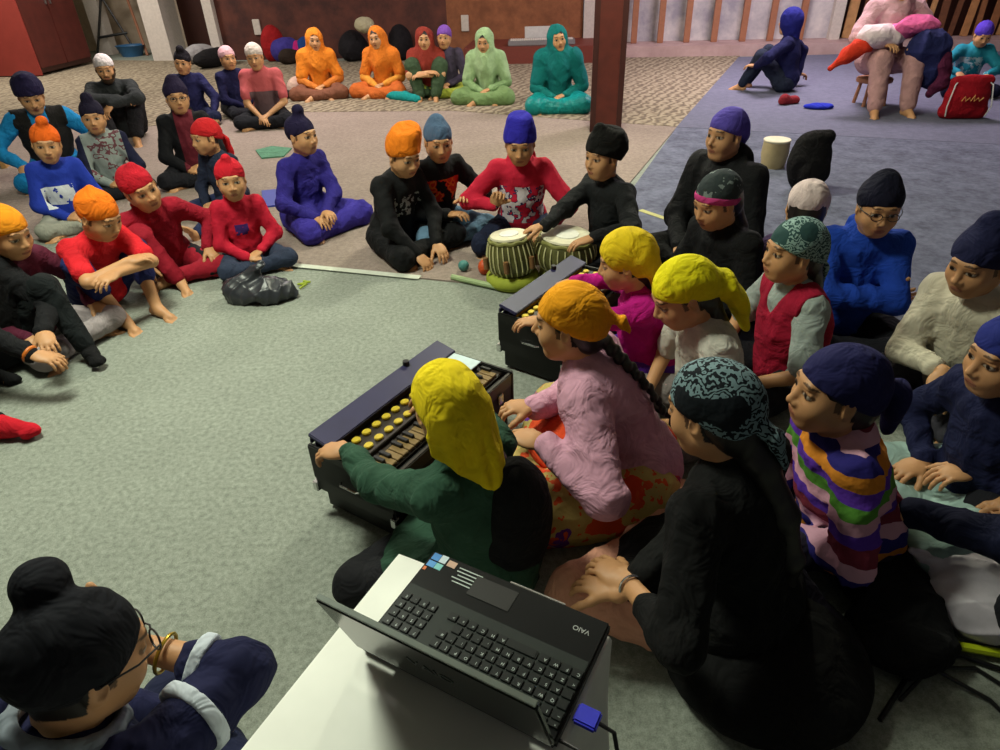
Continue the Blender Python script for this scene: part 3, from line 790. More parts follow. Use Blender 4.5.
# square pillar
pp = at(607, 133)
pil = empty('pillar', (pp[0], pp[1]+.14, 0), TH); struct(pil)
boxo('shaft', (0, 0, 1.6), (.285, .285, 3.2), mat('pillar_wood', (84, 34, 26), .5, nscale=8, var=.2), pil, bevel=.008)
for sx in (-1, 1): boxo('edge_strip', (sx*.12, -.147, 1.6), (.05, .014, 3.2), mat('pillar_edge', (58, 24, 20), .5), pil, bevel=.002)
# ------------------------------------------------------------------ props
def blob(name, ops, m, res, label, cat, loc, rz=0, group=None, wr=.006, ws=24, seed=1, floor=True, k=.03):
    S = Sdf()
    for o in ops:
        if o[0] == 'e': S.ell(o[1], o[2], np.array(Euler([R(q) for q in o[3]]).to_matrix()) if len(o) > 3 else None, k)
        else: S.chain([V(*p) for p in o[1]], o[2], k, flat=o[3] if len(o) > 3 else None)
    if wr: S.wrinkle(wr, ws, seed)
    if floor: S.cut((0, 0, .004), (0, 0, -1), .003)
    o = to_obj(name, S.build(res), m); o.location = loc; o.rotation_euler = (0, 0, rz)
    if label: tag(o, label, cat, group)
    return o
M_black = mat('black_plastic', (16, 16, 18), .35, spec=.5)
M_gloss = mat('gloss_black', (10, 11, 12), .12, spec=.6, coat=.5)
M_chrome = mat('chrome', (210, 210, 210), .25, 1)
# platform with a keyboard and papers
p0 = on_wall(487, 60); 
plat = wallbox('platform', on_wall(470, 60)[0], on_wall(596, 60)[0], 0, .24, .0, 1.0, mat('platform_red_brown', (110, 48, 38), .6), bevel=.01)
tag(plat, 'low red brown platform at the back wall between the women in green and teal', 'platform')
uk = on_wall(538, 48)[0]
kb = empty('music_keyboard', (uk, WY(uk)-.75, .24), TH+R(4), 'long pale electronic keyboard lying on the low platform', 'keyboard')
boxo('case', (0, 0, .035), (1.0, .26, .07), mat('grey_plastic', (120, 116, 118), .5), kb, bevel=.01)
for i in range(28): boxo('key', (-.45+i*.0333, -.04, .078), (.030, .15, .014), mat('ivory', (212, 204, 198), .4), kb, bevel=.002)
boxo('music_stand', (.0, .16, .15), (.5, .015, .16), mat('ivory2', (190, 186, 184), .5), kb, bevel=.004)
for px, py, lb in ((465, 22, 'white socket plate on the wall above the woman in pale green'), (257, 26, 'white socket plate on the dark wall above the white cap')):
    q = on_wall(px, py); o = wallbox('socket_plate', q[0]-.06, q[0]+.06, q[2]-.13, q[2]+.10, .0, .03, M_white, bevel=.006); tag(o, lb, 'socket')
# things by the back wall
qb = at(133, 56)
bm = bmesh.new(); lathe(bm, [(0, 0), (.17, 0), (.24, .17), (.255, .18), (.225, .165), (.165, .02), (0, .015)]); 
tag(bobj('plastic_tub', bm, mat('blue_tub', (52, 98, 140), .5), loc=qb), 'round blue plastic tub on the floor in the left recess', 'tub')
# folded stand in the recess
st = empty('folding_stand', on_wall(114, 44, -.95)*V(1, 1, 0), R(10), 'black folding stand leaning in the left recess', 'stand')
for pts in (((-.35, 0, 0), (.0, .1, .95)), ((.35, 0, 0), (-.0, .1, .95)), ((-.25, .02, .3), (.28, .02, .36)), ((-.1, .05, .95), (.35, .06, 1.1))):
    tube_obj('leg' if pts[0][2] == 0 else 'crossbar', pts, .022, M_black, st)
tube_obj('broomstick', [on_wall(146, 50, -.8)*V(1, 1, 0), on_wall(132, 20, -1.4)*V(1, 1, 0)+V(0, 0, 1.2)], .025, M_wood)
tag(bpy.data.objects['broomstick'], 'thin wooden stick leaning beside the white column', 'stick')
def bag(px, py, r, rgb, label, cat='bag', seed=1, sub=None, wr=.015):
    p = at(px, py+0, 0.012)
    if p[1] > WY(p[0])-r[1]-.25:
        p = on_wall(px, py, r[1]*2+.1); p[2] = .012
    o = blob('bag', [('e', (0, 0, r[2]*.8), r), ('e', (r[0]*.4, .0, r[2]*.5), (r[0]*.7, r[1]*.8, r[2]*.6))], cloth(rgb), .02, label, cat, p+V(0, r[1], 0), R(10*seed), None, wr, 12, seed)
    return o
bag(283, 52, (.26, .2, .2), (60, 52, 130), 'blue cloth bag on the floor behind the child in the white cap', seed=2)
bag(296, 55, (.18, .16, .17), (176, 34, 110), 'magenta cloth bag beside the blue bag at the dark wall', seed=3)
bag(270, 45, (.2, .16, .30), (150, 26, 30), 'red bag standing behind the blue bag at the dark wall', seed=4)
bag(288, 65, (.20, .14, .13), (44, 34, 28), 'dark brown handbag on the rug left of the first orange shawl', 'handbag', seed=5)
bag(196, 57, (.3, .2, .16), (150, 146, 148), 'grey white coat heaped behind the boy in the dark patka', 'coat', seed=6)
bag(212, 68, (.45, .2, .15), (22, 20, 22), 'black coat on the rug behind the boy in the pink cap', 'coat', seed=7)
bag(300, 30, (.16, .16, .2), (28, 60, 120), 'small blue bag against the wall left of the orange shawl', seed=2)
bag(352, 58, (.34, .22, .24), (26, 24, 28), 'black bag on the floor between the two orange shawls', seed=8)
bag(400, 52, (.32, .2, .28), (24, 22, 26), 'black bag at the wall behind the woman in the red shawl', seed=9)
bag(540, 62, (.10, .1, .06), (60, 40, 44), 'small dark pouch on the rug beside the woman in teal', 'pouch', seed=1, wr=.005)
# cream ball of cloth on the bag behind
o = blob('hat', [('e', (0, 0, .12), (.16, .14, .12))], cloth((176, 168, 140)), .015, 'cream knitted hat on the dark bag between the orange shawls', 'hat', on_wall(366, 38, .6)*V(1, 1, 0)+V(0, 0, .42)+V(0, 0, 0), floor=False, wr=.01)
# flask
q = at(278, 99); fl = empty('flask', (q[0], q[1], .06), R(70), 'purple flask lying beside the child in the pink shirt', 'flask')
rx = Matrix.Rotation(R(90), 3, 'X')
bm = bmesh.new(); cylm(bm, (0, 0, 0), .065, .065, .26, rot=rx); bobj('body', bm, mat('purple_metal', (112, 50, 120), .3, .3), fl, bevel=.008)
bm = bmesh.new(); cylm(bm, (0, -.16, 0), .05, .045, .08, rot=rx); bobj('cap', bm, M_black, fl, bevel=.006)
# green cloth, blue folder, shoes
def flat_cloth(pxs, z, m, name, label, cat):
    pts = [at(*p)[:2] for p in pxs]; return tag(prism(name, pts, z, z+.012, m), label, cat)
flat_cloth([(256, 152), (272, 148), (292, 150), (284, 158), (262, 160)], .008, cloth((84, 128, 104)), 'green_cloth', 'flat green cloth on the beige carpet left of the bun boy in purple', 'cloth')
flat_cloth([(262, 193), (284, 191), (284, 207), (264, 209)], .008, mat('blue_folder', (52, 62, 150), .6), 'folder', 'blue folder on the carpet behind the child in red', 'folder')
# black plastic bag on the floor
q = at(258, 303)
bgo = blob('plastic_bag', [('e', (0, .02, .04), (.19, .11, .07)), ('c', ((-.1, 0, .05), (-.02, .04, .13)), [.08, .03]), ('c', ((-.02, .04, .13), (.03, .05, .19)), [.03, .022]), ('c', ((.05, 0, .05), (.14, .02, .04)), [.07, .05])],
     mat('bin_bag', (46, 48, 54), .38, spec=.5), .006, 'crumpled dark plastic bag on the carpet before the child in red', 'plastic bag', (q[0], q[1]+.04, 0), R(-6), None, .016, 34, 4, k=.04)
q = at(300, 290); tube_obj('ribbon', [q+V(.0, .0, .01), q+V(.03, .03, .018), q+V(-.02, .05, .01), q+V(.04, .07, .014), q+V(.0, .09, .01)], .006, mat('lime', (168, 184, 60), .6))
tag(bpy.data.objects['ribbon'], 'tangled lime ribbon beside the plastic bag', 'ribbon')
# tabla pair
M_tw = mat('tabla_wood', (86, 84, 44), .4, nscale=18, var=.35); M_thong = mat('cream_thong', (196, 190, 140), .6); M_skinhead = mat('goat_skin', (214, 206, 180), .6); M_ring = mat('lime_cushion', (148, 156, 48), .8, nscale=30)
def tabla(px, py, hgt, rt, rb, bulge, tilt, label, label2, rot=0):
    p = at(px, py); t = empty('tabla', (p[0], p[1], .05), rot, label, 'drum', 'pair of tabla drums'); t.rotation_euler = (R(tilt[0]), R(tilt[1]), rot)
    bm = bmesh.new(); pr = [(0, 0), (rb*.6, 0)]+[(rb+(rt-rb)*i/10+bulge*math.sin(math.pi*min(1, i/10*1.0))-(rb*.35)*max(0, .25-i/10)*4*.6, hgt*i/10) for i in range(11)]+[(rt*.9, hgt), (0, hgt)]
    lathe(bm, pr, 40); bobj('shell', bm, M_tw, t)
    bm = bmesh.new(); lathe(bm, [(0, hgt+.006), (rt*.98, hgt+.004), (rt*1.02, hgt-.004), (rt*1.0, hgt+.001-.03), (rt*.96, hgt-.03)], 40); bobj('drumhead', bm, M_skinhead, t)
    bm = bmesh.new(); lathe(bm, [(0, hgt+.010), (rt*.5, hgt+.009), (rt*.52, hgt+.005)], 32); bobj('dark_spot', bm, mat('chalk_white', (224, 220, 210), .8), t)['label'] = 'pale powdered centre of the drumhead'
    pts = [(rt*1.04*math.cos(i*math.pi/20), rt*1.04*math.sin(i*math.pi/20), hgt-.018+.004*math.sin(i*1.6)) for i in range(40)]
    tube_obj('braided_rim', pts, .011, mat('rim_leather', (124, 122, 66), .6), t, cyc=True)
    NT = 26
    for i in range(NT):
        bm = bmesh.new()
        a1 = 2*math.pi*i/NT; a2 = a1+math.pi/NT*.7
        for k in range(6):
            z1, z2 = hgt-.03-(hgt-.06)*k/6, hgt-.03-(hgt-.06)*(k+1)/6
            def rad(z): 
                i_ = z/hgt; return rb+(rt-rb)*i_+bulge*math.sin(math.pi*min(1, i_))-(rb*.35)*max(0, .25-i_)*4*.6+.004
            A_, B_ = a1+(a2-a1)*k/6, a1+(a2-a1)*(k+1)/6
            p1 = Vector((rad(z1)*math.cos(A_), rad(z1)*math.sin(A_), z1)); p2 = Vector((rad(z2)*math.cos(B_), rad(z2)*math.sin(B_), z2))
            d = p2-p1; box(bm, (p1+p2)/2, (.006, .005, d.length*1.1), rot=(d.to_track_quat('Z', 'Y').to_matrix()))
        bmesh.ops.remove_doubles(bm, verts=bm.verts, dist=.0005); bobj('lacing_strap', bm, M_thong, t, smooth=False)
    for i in range(6):
        a1 = 2*math.pi*(i+.3)/6; rr = rb+bulge+.008
        bm = bmesh.new(); cylm(bm, (rr*math.cos(a1), rr*math.sin(a1), hgt*.42), .014, .014, .06, 12); bobj('tuning_block', bm, mat('block_wood', (120, 84, 50), .5), t)
    r_ = rb*.95
    o = tube_obj('ring_cushion', [(r_*math.cos(i*math.pi/14), r_*math.sin(i*math.pi/14), .035) for i in range(28)], .036, M_ring, None, cyc=True, res=12)
    o.location = (p[0], p[1], 0); tag(o, label2, 'cushion', 'ring cushions under the tabla')
    return t
tabla(513, 283, .215, .098, .112, .018, (-3, -4), 'tall narrow tabla drum with cream lacing, nearer the boy in the red hoodie', 'lime ring cushion under the narrow tabla drum')
tabla(563, 279, .20, .128, .10, .045, (2, 3), 'wide bowl shaped tabla drum under the left hand of the boy in black', 'lime ring cushion under the wide bowl shaped drum')
q = at(464, 272); bm = bmesh.new(); bmesh.ops.create_uvsphere(bm, u_segments=20, v_segments=12, radius=.03, matrix=Matrix.Translation((0, 0, .038))); tag(bobj('ball', bm, mat('teal_ball', (70, 130, 126), .5), loc=q), 'small teal ball on the carpet beside the narrow drum', 'ball')
q = at(484, 275); bm = bmesh.new(); bmesh.ops.create_uvsphere(bm, u_segments=20, v_segments=12, radius=.038, matrix=Matrix.Translation((0, 0, .046)) @ Matrix.Diagonal((.8, 1, 1.1, 1))); tag(bobj('ball', bm, mat('orange_ball', (198, 78, 36), .5), loc=q), 'small orange ball touching the narrow drum', 'ball')
a_, b_ = at(452, 277, .02), at(497, 287, .02); tube_obj('drum_stick', [a_, b_], .016, mat('pale_green_wood', (150, 168, 122), .6), res=10); tag(bpy.data.objects['drum_stick'], 'pale green stick on the carpet pointing at the narrow drum', 'stick')
# harmoniums
M_lid = mat('navy_bellows', (34, 30, 72), .5, nscale=14); M_hbox = mat('harmonium_black', (18, 17, 16), .45, spec=.25); M_brass = mat('brass_yellow', (206, 180, 54), .35, .3); M_frame = mat('harmonium_walnut', (42, 32, 24), .4)
def harmonium(corner, e1, L, Wd, label, paper):
    e1 = unit(e1); e2 = V(e1[1], -e1[0]); c = V(*corner)+e1*L/2+e2*Wd/2
    ang = math.atan2(e1[1], e1[0]); h = empty('harmonium', (c[0], c[1], 0), ang, label, 'harmonium', 'harmoniums on the carpet')
    # local x along e1, local y = away from the player (-e2)
    def B(n, c_, d_, m_, bv=.004, rot=None, par=None):
        bm = bmesh.new(); box(bm, c_, d_, rot=rot); return bobj(n, bm, m_, par or h, bevel=bv)
    B('base_tray', (0, 0, .05), (L*.93, Wd*.93, .08), M_hbox)
    B('base_trim', (0, -Wd*.47, .085), (L*.8, .01, .012), mat('dull_metal', (120, 112, 90), .4, .8), .002)
    B('case', (0, 0, .165), (L, Wd, .15), M_hbox, .006)
    B('top_frame', (0, .02, .245), (L*.96, Wd*.9, .014), M_frame, .003)
    # raised bellows panel on the far side
    rt = Matrix.Rotation(R(14), 3, 'X')
    B('bellows_panel', (0, Wd*.37, .285), (L*.97, .085, .014), M_lid, .003, rt)
    for i in range(4): B('bellows_fold', (0, Wd*.33+.022*i-.01, .256+.004*i), (L*.95, .008, .02), M_lid, .002)
    # end cheeks and front rim
    for sx in (-1, 1): B('end_board', (sx*(L/2-.008), 0, .20), (.016, Wd*1.02, .13), M_hbox, .004)
    B('front_rim', (0, -Wd/2+.006, .235), (L, .014, .05), M_frame, .003)
    # fretwork ovals
    for r_ in range(2):
        for i in range(13):
            bm = bmesh.new(); cylm(bm, (0, 0, 0), .0135, .0135, .01, 20)
            o = bobj('stop_button', bm, M_brass, h, bevel=.002); o.location = (-L*.42+i*L*.07, .055-.05*r_, .256); o.scale = (1.15, 1, 1)
    B('rail', (0, .09, .258), (L*.9, .014, .016), M_brass if not paper else M_frame, .002)
    B('rail', (0, -.028, .258), (L*.9, .012, .018), M_frame, .002)
    for i in range(22):
        B('key', (-L*.43+i*L*.0405, -.088, .256), (L*.037, .06, .010), mat('ivory_key', (128, 104, 66), .3), .0015)
    for i in range(22):
        if i % 7 in (0, 1, 3, 4, 5): B('black_key', (-L*.43+(i+.5)*L*.0405, -.072, .264), (L*.02, .04, .012), M_black, .0015)
    for sx in (-1, 1):
        for sy in (-1, 1):
            B('corner_clip', (sx*(L/2-.002), sy*(Wd/2-.002), .105), (.022, .022, .035), M_chrome, .003)
        B('latch', (sx*L*.36, -Wd/2-.004, .20), (.028, .012, .04), M_chrome, .003)
    tube_obj('carry_handle', [(-L/2-.003, -.04, .17), (-L/2-.014, -.03, .172), (-L/2-.014, .03, .172), (-L/2-.003, .04, .17)], .004, M_chrome, h)
    bm = bmesh.new(); cylm(bm, (L*.2, Wd*.47, .30), .014, .011, .03, 16); bobj('knob', bm, M_black, h)
    return h, c, e1, e2, ang
H1 = harmonium((-.585, 1.555), (.37, .56), .66, .32, 'black harmonium with yellow stops, played by the girl in the long yellow scarf', True)
H2 = harmonium((.0, 2.36), (.36, .50), .60, .31, 'black harmonium behind the orange scarf, nearer the tabla drums', False)
h, c, e1, e2, ang = H1
o = boxo('song_sheet', (*(c+e1*.26-e2*.04), .2735), (.10, .16, .004), mat('paper_blue_white', (196, 214, 216), .5), None, rz=ang, bevel=.001); tag(o, 'pale sheet lying on the right end of the front harmonium', 'paper')
# table with a white cloth
e_l = unit(V(.885, -.465)); e_d = unit(V(-.465, -.885))
T0 = V(-.209, .896); TW, TD = .42, .95; tz = .5
tc = T0+e_l*TW/2+e_d*TD/2; tang = math.atan2(e_l[1], e_l[0])
tb = empty('low_table', (tc[0], tc[1], 0), tang, 'low narrow table under a white cloth with the laptop on it', 'table')
boxo('tabletop', (0, 0, .475), (TW-.03, TD-.03, .03), M_wood, tb)
for sx in (-1, 1):
    for sy in (-1, 1): boxo('leg', (sx*(TW/2-.05), sy*(TD/2-.05), .23), (.04, .04, .46), M_wood, tb)
bm = bmesh.new(); rings = []
per = []
for (x0, y0), (x1, y1), n_ in (((-1, -1), (1, -1), 16), ((1, -1), (1, 1), 34), ((1, 1), (-1, 1), 16), ((-1, 1), (-1, -1), 34)):
    for i in range(n_): t = i/n_; per.append((x0+(x1-x0)*t, y0+(y1-y0)*t))
for k, z in enumerate((.5, .496, .485, .42, .33, .24, .15, .06, .012)):
    o_ = (0, .006, .009, .012, .016, .022, .028, .034, .04)[k]; amp = (0, 0, 0, .004, .008, .011, .014, .016, .018)[k]
    rings.append([bm.verts.new((x*(TW/2+o_+amp*math.sin(9*x*3+14*y*2+i*.9)), y*(TD/2+o_+amp*math.sin(7*x+19*y+i*.7)), z)) for i, (x, y) in enumerate(per)])
bm.faces.new(rings[0])
for A_, B_ in zip(rings, rings[1:]):
    for i in range(len(per)): bm.faces.new((A_[i], B_[i], B_[(i+1) % len(per)], A_[(i+1) % len(per)]))
clo = bobj('tablecloth', bm, mat('white_cloth', (236, 237, 230), .85, nscale=8, var=.04, bmp=.1), None, loc=(tc[0], tc[1], 0), rz=tang)
mod = clo.modifiers.new('thick', 'SOLIDIFY'); mod.thickness = .003; mod.offset = 1
tag(clo, 'white cloth draped over the low table under the laptop', 'tablecloth')
# laptop: local x = the user's right, y = towards the hinge
e_l = unit(V(.870, -.494)); e_d = unit(V(-.494, -.870)); lc = V(-.038, .700); lang = math.atan2(-e_l[1], -e_l[0])
lp = empty('laptop', (lc[0], lc[1], .5035), lang, 'open black laptop on the white table, seen from behind its screen', 'laptop')
M_lap = mat('laptop_black', (15, 16, 18), .3, spec=.22); M_kbd = mat('laptop_deck', (34, 40, 38), .45, spec=.2); M_key = mat('key_black', (20, 24, 24), .4, spec=.25); M_leg = mat('key_legend', (178, 190, 186), .5)
LW, LD = .36, .228
boxo('base', (0, 0, .012), (LW, LD, .022), M_lap, lp, bevel=.004)
boxo('keyboard_deck', (0, .035, .0235), (LW*.97, .125, .002), M_kbd, lp, bevel=.0005)
boxo('touchpad', (.03, -.075, .0235), (.085, .045, .0015), M_black, lp, bevel=.0005)
boxo('palm_rest_edge', (-.04, -LD/2-.001, .018), (.11, .004, .006), M_chrome, lp, bevel=.001)
boxo('front_strip', (0, LD/2-.012, .024), (LW*.8, .010, .003), mat('brushed_strip', (96, 104, 98), .3, .6), lp, bevel=.001)
rows = ["~1234567890-=", "\tQWERTYUIOP[]", "^ASDFGHJKL;'#", "<ZXCVBNM,./^", "CFWA   AMC<v>", "EFFFFFFFFFFFF"]
keymesh = None
ry = [.077, .058, .039, .020, .001, .092]
for r_, s_ in enumerate(rows):
    n_ = len(s_); hh = .0155 if r_ < 5 else .009
    for i, ch in enumerate(s_):
        if r_ == 4 and ch == ' ':
            if i != 5: continue
            kx, kw = -.175+(5+.5)*.0195, .056
        else: kx, kw = -.166+i*.0193, .0165
        if keymesh is None:
            bm = bmesh.new(); box(bm, (0, 0, 0), (.0165, .0155, .003)); ko = bobj('key', bm, M_key, lp, bevel=.0008); keymesh = ko.data
        else:
            ko = bpy.data.objects.new('key', keymesh); C.objects.link(ko); ko.parent = lp
        ko.location = (kx, ry[r_], .0262); ko.scale = (kw/.0165, hh/.0155, 1)
        if ch not in ' \t^': text_mesh('legend', ch, .0075 if r_ < 5 else .005, M_leg, ko, (-.003/(kw/.0165), .002, .0016), (0, 0, 0), .0001)
for r_ in range(5):
    for i in range(4):
        ko = bpy.data.objects.new('key', keymesh); C.objects.link(ko); ko.parent = lp; ko.location = (.108+i*.0185, ry[r_], .0262); ko.scale = (.95, 1, 1)
        text_mesh('legend', ["N/*-", "789+", "456+", "123E", "00.E"][r_][i], .0075, M_leg, ko, (-.002, .002, .0016), (0, 0, 0), .0001)
for i, (cx, cy, w_, h_, rgb) in enumerate([(.166, -.10, .016, .016, (60, 130, 200)), (.166, -.082, .016, .014, (80, 150, 215)), (.150, -.101, .014, .018, (190, 205, 215)), (.150, -.082, .014, .014, (120, 190, 190)), (.130, -.098, .018, .014, (196, 160, 140)), (.172, -.068, .006, .008, (214, 110, 50))]):
    boxo('sticker', (cx, cy, .0234), (w_, h_, .0009), mat('sticker_%d' % i, rgb, .4), lp, bevel=0)
for i in range(5): boxo('small_print', (.088+(i % 2)*.003, -.098+i*.008, .0234), (.050-(i*7 % 3)*.005, .0022, .0006), M_leg, lp, bevel=0)
text_mesh('logo', 'VAIO', .013, mat('logo_silver', (200, 205, 205), .3, .6), lp, (-.140, -.078, .0234), (0, 0, 0))
lid = empty('lid', (0, LD/2, .022)); lid.parent = lp; lid.rotation_euler = (-R(17), 0, 0)
M_glid = mat('lid_gloss', (26, 32, 30), .2, .0, .35)
boxo('shell', (0, .003, .100), (LW, .010, .19), M_glid, lid, bevel=.003)
boxo('lid_edge', (0, .0015, .196), (LW*.99, .009, .004), mat('lid_rim', (150, 158, 152), .25, .7), lid, bevel=.001)
boxo('screen', (0, -.0030, .10), (LW*.93, .0015, .16), M_gloss, lid, bevel=0)
text_mesh('logo', 'VAIO', .034, mat('logo_dark', (60, 68, 66), .3, .3), lid, (0, .0085, .11), (R(90), 0, R(180)))
tube_obj('hinge', [(-.12, 0, 0), (.12, 0, 0)], .006, M_lap, lid)
# monitor cable with a blue plug
wq = lambda x, y, z: (lc[0]+x*math.cos(lang)-y*math.sin(lang), lc[1]+x*math.sin(lang)+y*math.cos(lang), .5+z)
pg = empty('monitor_cable', wq(-.182, .05, .012), lang, 'black cable with a blue plug hanging off the side of the laptop', 'cable')
boxo('plug', (-.022, 0, 0), (.038, .032, .013), mat('blue_plug', (36, 40, 190), .5), pg, bevel=.003)['label'] = 'bright blue plug'
tube_obj('wire', [(-.04, 0, 0), (-.065, 0, -.005), (-.085, .02, -.05), (-.09, .05, -.16), (-.08, .08, -.3), (-.10, .12, -.44), (-.3, .2, -.492)], .0035, M_black, pg)
pw = empty('power_cable', wq(-.18, .10, .01), lang, 'thin black power cable from the rear corner of the laptop', 'cable')
tube_obj('wire', [(0, 0, 0), (-.03, .0, 0), (-.07, .02, -.08), (-.10, .02, -.25), (-.2, .03, -.46), (-.5, -.02, -.492)], .003, M_black, pw)
# cables at the lower right
def cable(pxs, r, m, label, name='cable'):
    o = tube_obj(name, [at(*p) for p in pxs], r, m); tag(o, label, 'cable'); return o
cable([(893, 548, .02), (900, 580, .015), (915, 610, .01), (935, 635, .01), (950, 645, .01)], .009, mat('brown_cable', (84, 64, 50), .6), 'brown cable running under the white bag to the yellow cable')
cable([(948, 644, .02), (975, 649, .02), (1010, 655, .02), (1060, 660, .01)], .011, mat('yellow_cable', (190, 206, 30), .5), 'bright yellow green cable at the lower right')
cable([(880, 720, .008), (905, 680, .008), (925, 660, .008), (960, 655, .01), (1010, 672, .01)], .006, M_black, 'black cable looping below the yellow cable')
cable([(900, 700, .008), (930, 668, .02), (975, 668, .008), (1010, 690, .008)], .005, M_black, 'second black cable crossing the loop on the floor')
cable([(870, 640, .008), (905, 655, .008), (940, 672, .02), (990, 700, .008), (1010, 720, .008)], .005, M_black, 'black cable running past the bare foot of the striped hoodie')
# white plastic bag
q = at(972, 616)
blob('plastic_bag', [('e', (0, .0, .07), (.13, .12, .09)), ('c', ((-.02, .05, .1), (-.13, .12, .12)), [.05, .02]), ('c', ((.0, .05, .1), (-.06, .17, .14)), [.05, .018])], mat('white_bag', (204, 196, 206), .45), .005, 'crumpled white plastic bag at the right edge of the photo', 'plastic bag', (q[0], q[1], 0), 0, None, .012, 40, 8)
# drum and black rucksack on the mat
q = at(772, 168)
dr = empty('wooden_drum', (q[0], q[1], .012), 0, 'small cream wooden drum standing on the mat behind the boy in purple', 'drum')
bm = bmesh.new(); lathe(bm, [(0, 0), (.085, 0), (.10, .10), (.095, .20), (0, .20)], 32); bobj('shell', bm, mat('cream_wood', (168, 150, 112), .5, nscale=20), dr)
bm = bmesh.new(); lathe(bm, [(0, .206), (.097, .205), (.1, .2), (.097, .19)], 32); bobj('drumhead', bm, mat('pale_head', (206, 196, 170), .6), dr)
q = at(806, 192)
blob('rucksack', [('e', (0, 0, .18), (.155, .11, .21)), ('c', ((-.05, 0, .31), (.10, 0, .34)), [.06, .05]), ('e', (0, -.09, .13), (.11, .05, .10))], cloth((20, 18, 20)), .01, 'black rucksack standing on the mat behind the white knitted hat', 'rucksack', (q[0], q[1]+.05, .012), R(10), None, .006, 20, 3)
# red drawstring bag
q = at(966, 122); rb = blob('drawstring_bag', [('e', (0, 0, .17), (.20, .10, .2)), ('e', (-.12, 0, .06), (.10, .08, .08)), ('e', (.12, 0, .06), (.10, .08, .08)), ('c', ((-.14, 0, .32), (.14, 0, .33)), [.05, .05])], cloth((150, 16, 30)), .012, 'red drawstring bag with gold script beside the child in turquoise', 'drawstring bag', (q[0], q[1]+.1, .014), R(-8), None, .008, 22, 3)
tube_obj('gold_script', [(-.09, -.11, .17), (-.07, -.112, .21), (-.055, -.113, .17), (-.03, -.114, .2), (-.015, -.114, .17), (.01, -.114, .22), (.015, -.114, .17), (.045, -.113, .2), (.06, -.112, .17), (.09, -.11, .2)], .006, mat('gold_print', (196, 130, 70), .5), rb, res=6)
for sx in (-1, 1): tube_obj('drawstring', [(sx*.1, 0, .35), (sx*.16, -.06, .30), (sx*.19, -.09, .12), (sx*.17, -.07, .03)], .006, mat('cord_white', (210, 206, 206), .7), rb, res=6)
q = at(798, 105); blob('shoe', [('c', ((-.09, 0, .035), (.07, 0, .03)), [.045, .05]), ('e', (-.07, 0, .06), (.05, .045, .05))], cloth((130, 36, 44)), .01, 'dark red shoe on the lilac mat beside the hooded child', 'shoe', (q[0]-.1, q[1], .014), R(20), None, .003)
q = at(820, 110); blob('blue_cloth', [('e', (0, 0, .02), (.13, .08, .035)), ('e', (-.08, .03, .02), (.09, .06, .03))], cloth((34, 46, 170)), .01, 'crumpled bright blue cloth on the mat by the dark red shoe', 'cloth', (q[0], q[1], .014), 0, None, .008)
q = at(545, 108); blob('slipper', [('c', ((-.07, 0, .02), (.08, 0, .02)), [.03, .04])], cloth((170, 30, 48)), .01, 'bright red slipper on the rug before the woman in teal', 'slipper', (q[0]-.05, q[1]-.12, .008), R(10), None, .002)
# stool under the woman with the coats


q = at(893, 618); blob('coat', [('e', (0, 0, .05), (.12, .17, .07)), ('e', (-.08, -.12, .04), (.13, .12, .06)), ('e', (.08, .08, .05), (.09, .10, .07))], cloth((16, 16, 18)), .008, 'black coat heaped on the floor behind the rainbow striped sweater', 'coat', (q[0], q[1]+.06, 0), R(20), None, .016, 20, 5)
q = at(785, 705); blob('shawl', [('c', ((.02, .10, .02), (.03, .02, .03), (-.02, -.07, .025), (.0, -.14, .02)), [.03, .035, .04, .03])], cloth((190, 120, 116)), .006, 'dusty pink end of a shawl on the floor behind the black kurta', 'shawl', (q[0], q[1], 0), R(10), None, .010, 40, 5)

bag(297, 98, (.13, .11, .13), (190, 160, 146), 'small cream pink bag beside the leftmost orange shawl', 'bag', seed=3, wr=.008)
q = at(4, 170); bn = empty('low_bench', (q[0]-.25, q[1]+.05, 0), R(20), 'low pale wooden bench at the left edge behind the orange patka', 'bench')
boxo('seat', (0, 0, .20), (.55, .28, .04), mat('pale_wood', (170, 130, 80), .5, nscale=12), bn, bevel=.005)
for sx in (-1, 1): boxo('leg', (sx*.22, 0, .09), (.04, .24, .18), mat('pale_wood', (170, 130, 80)), bn, bevel=.004)
# ------------------------------------------------------------------ the people
K = cloth
DN = K((22, 24, 48)); BK = K((18, 18, 20)); JEAN = K((40, 48, 66)); DARK = K((26, 26, 32))
def arm(w, pole, d, n=(0, 0, -1), c=.5, **k): return dict(w=w, pole=pole, d=d, n=n, c=c, **k)
LAP = dict(R=arm((.05, .30, .15), (1, -.5, -.2), (-.8, .5, -.15), (0, 0, -1), .6), L=arm((-.06, .27, .17), (-1, -.5, -.2), (.8, .5, -.1), (0, 0, -1), .6))
HUG = dict(R=arm((-.03, .40, .34), (1, 0, -.4), (-1, .25, 0), (0, -.3, -1), .5), L=arm((.05, .43, .31), (-1, 0, -.4), (1, .2, 0), (0, -.3, -1), .5))
KNEE = dict(R=arm((.22, .28, .20), (1, -.6, 0), (.1, .9, -.4)), L=arm((-.22, .28, .20), (-1, -.6, 0), (-.1, .9, -.4)))
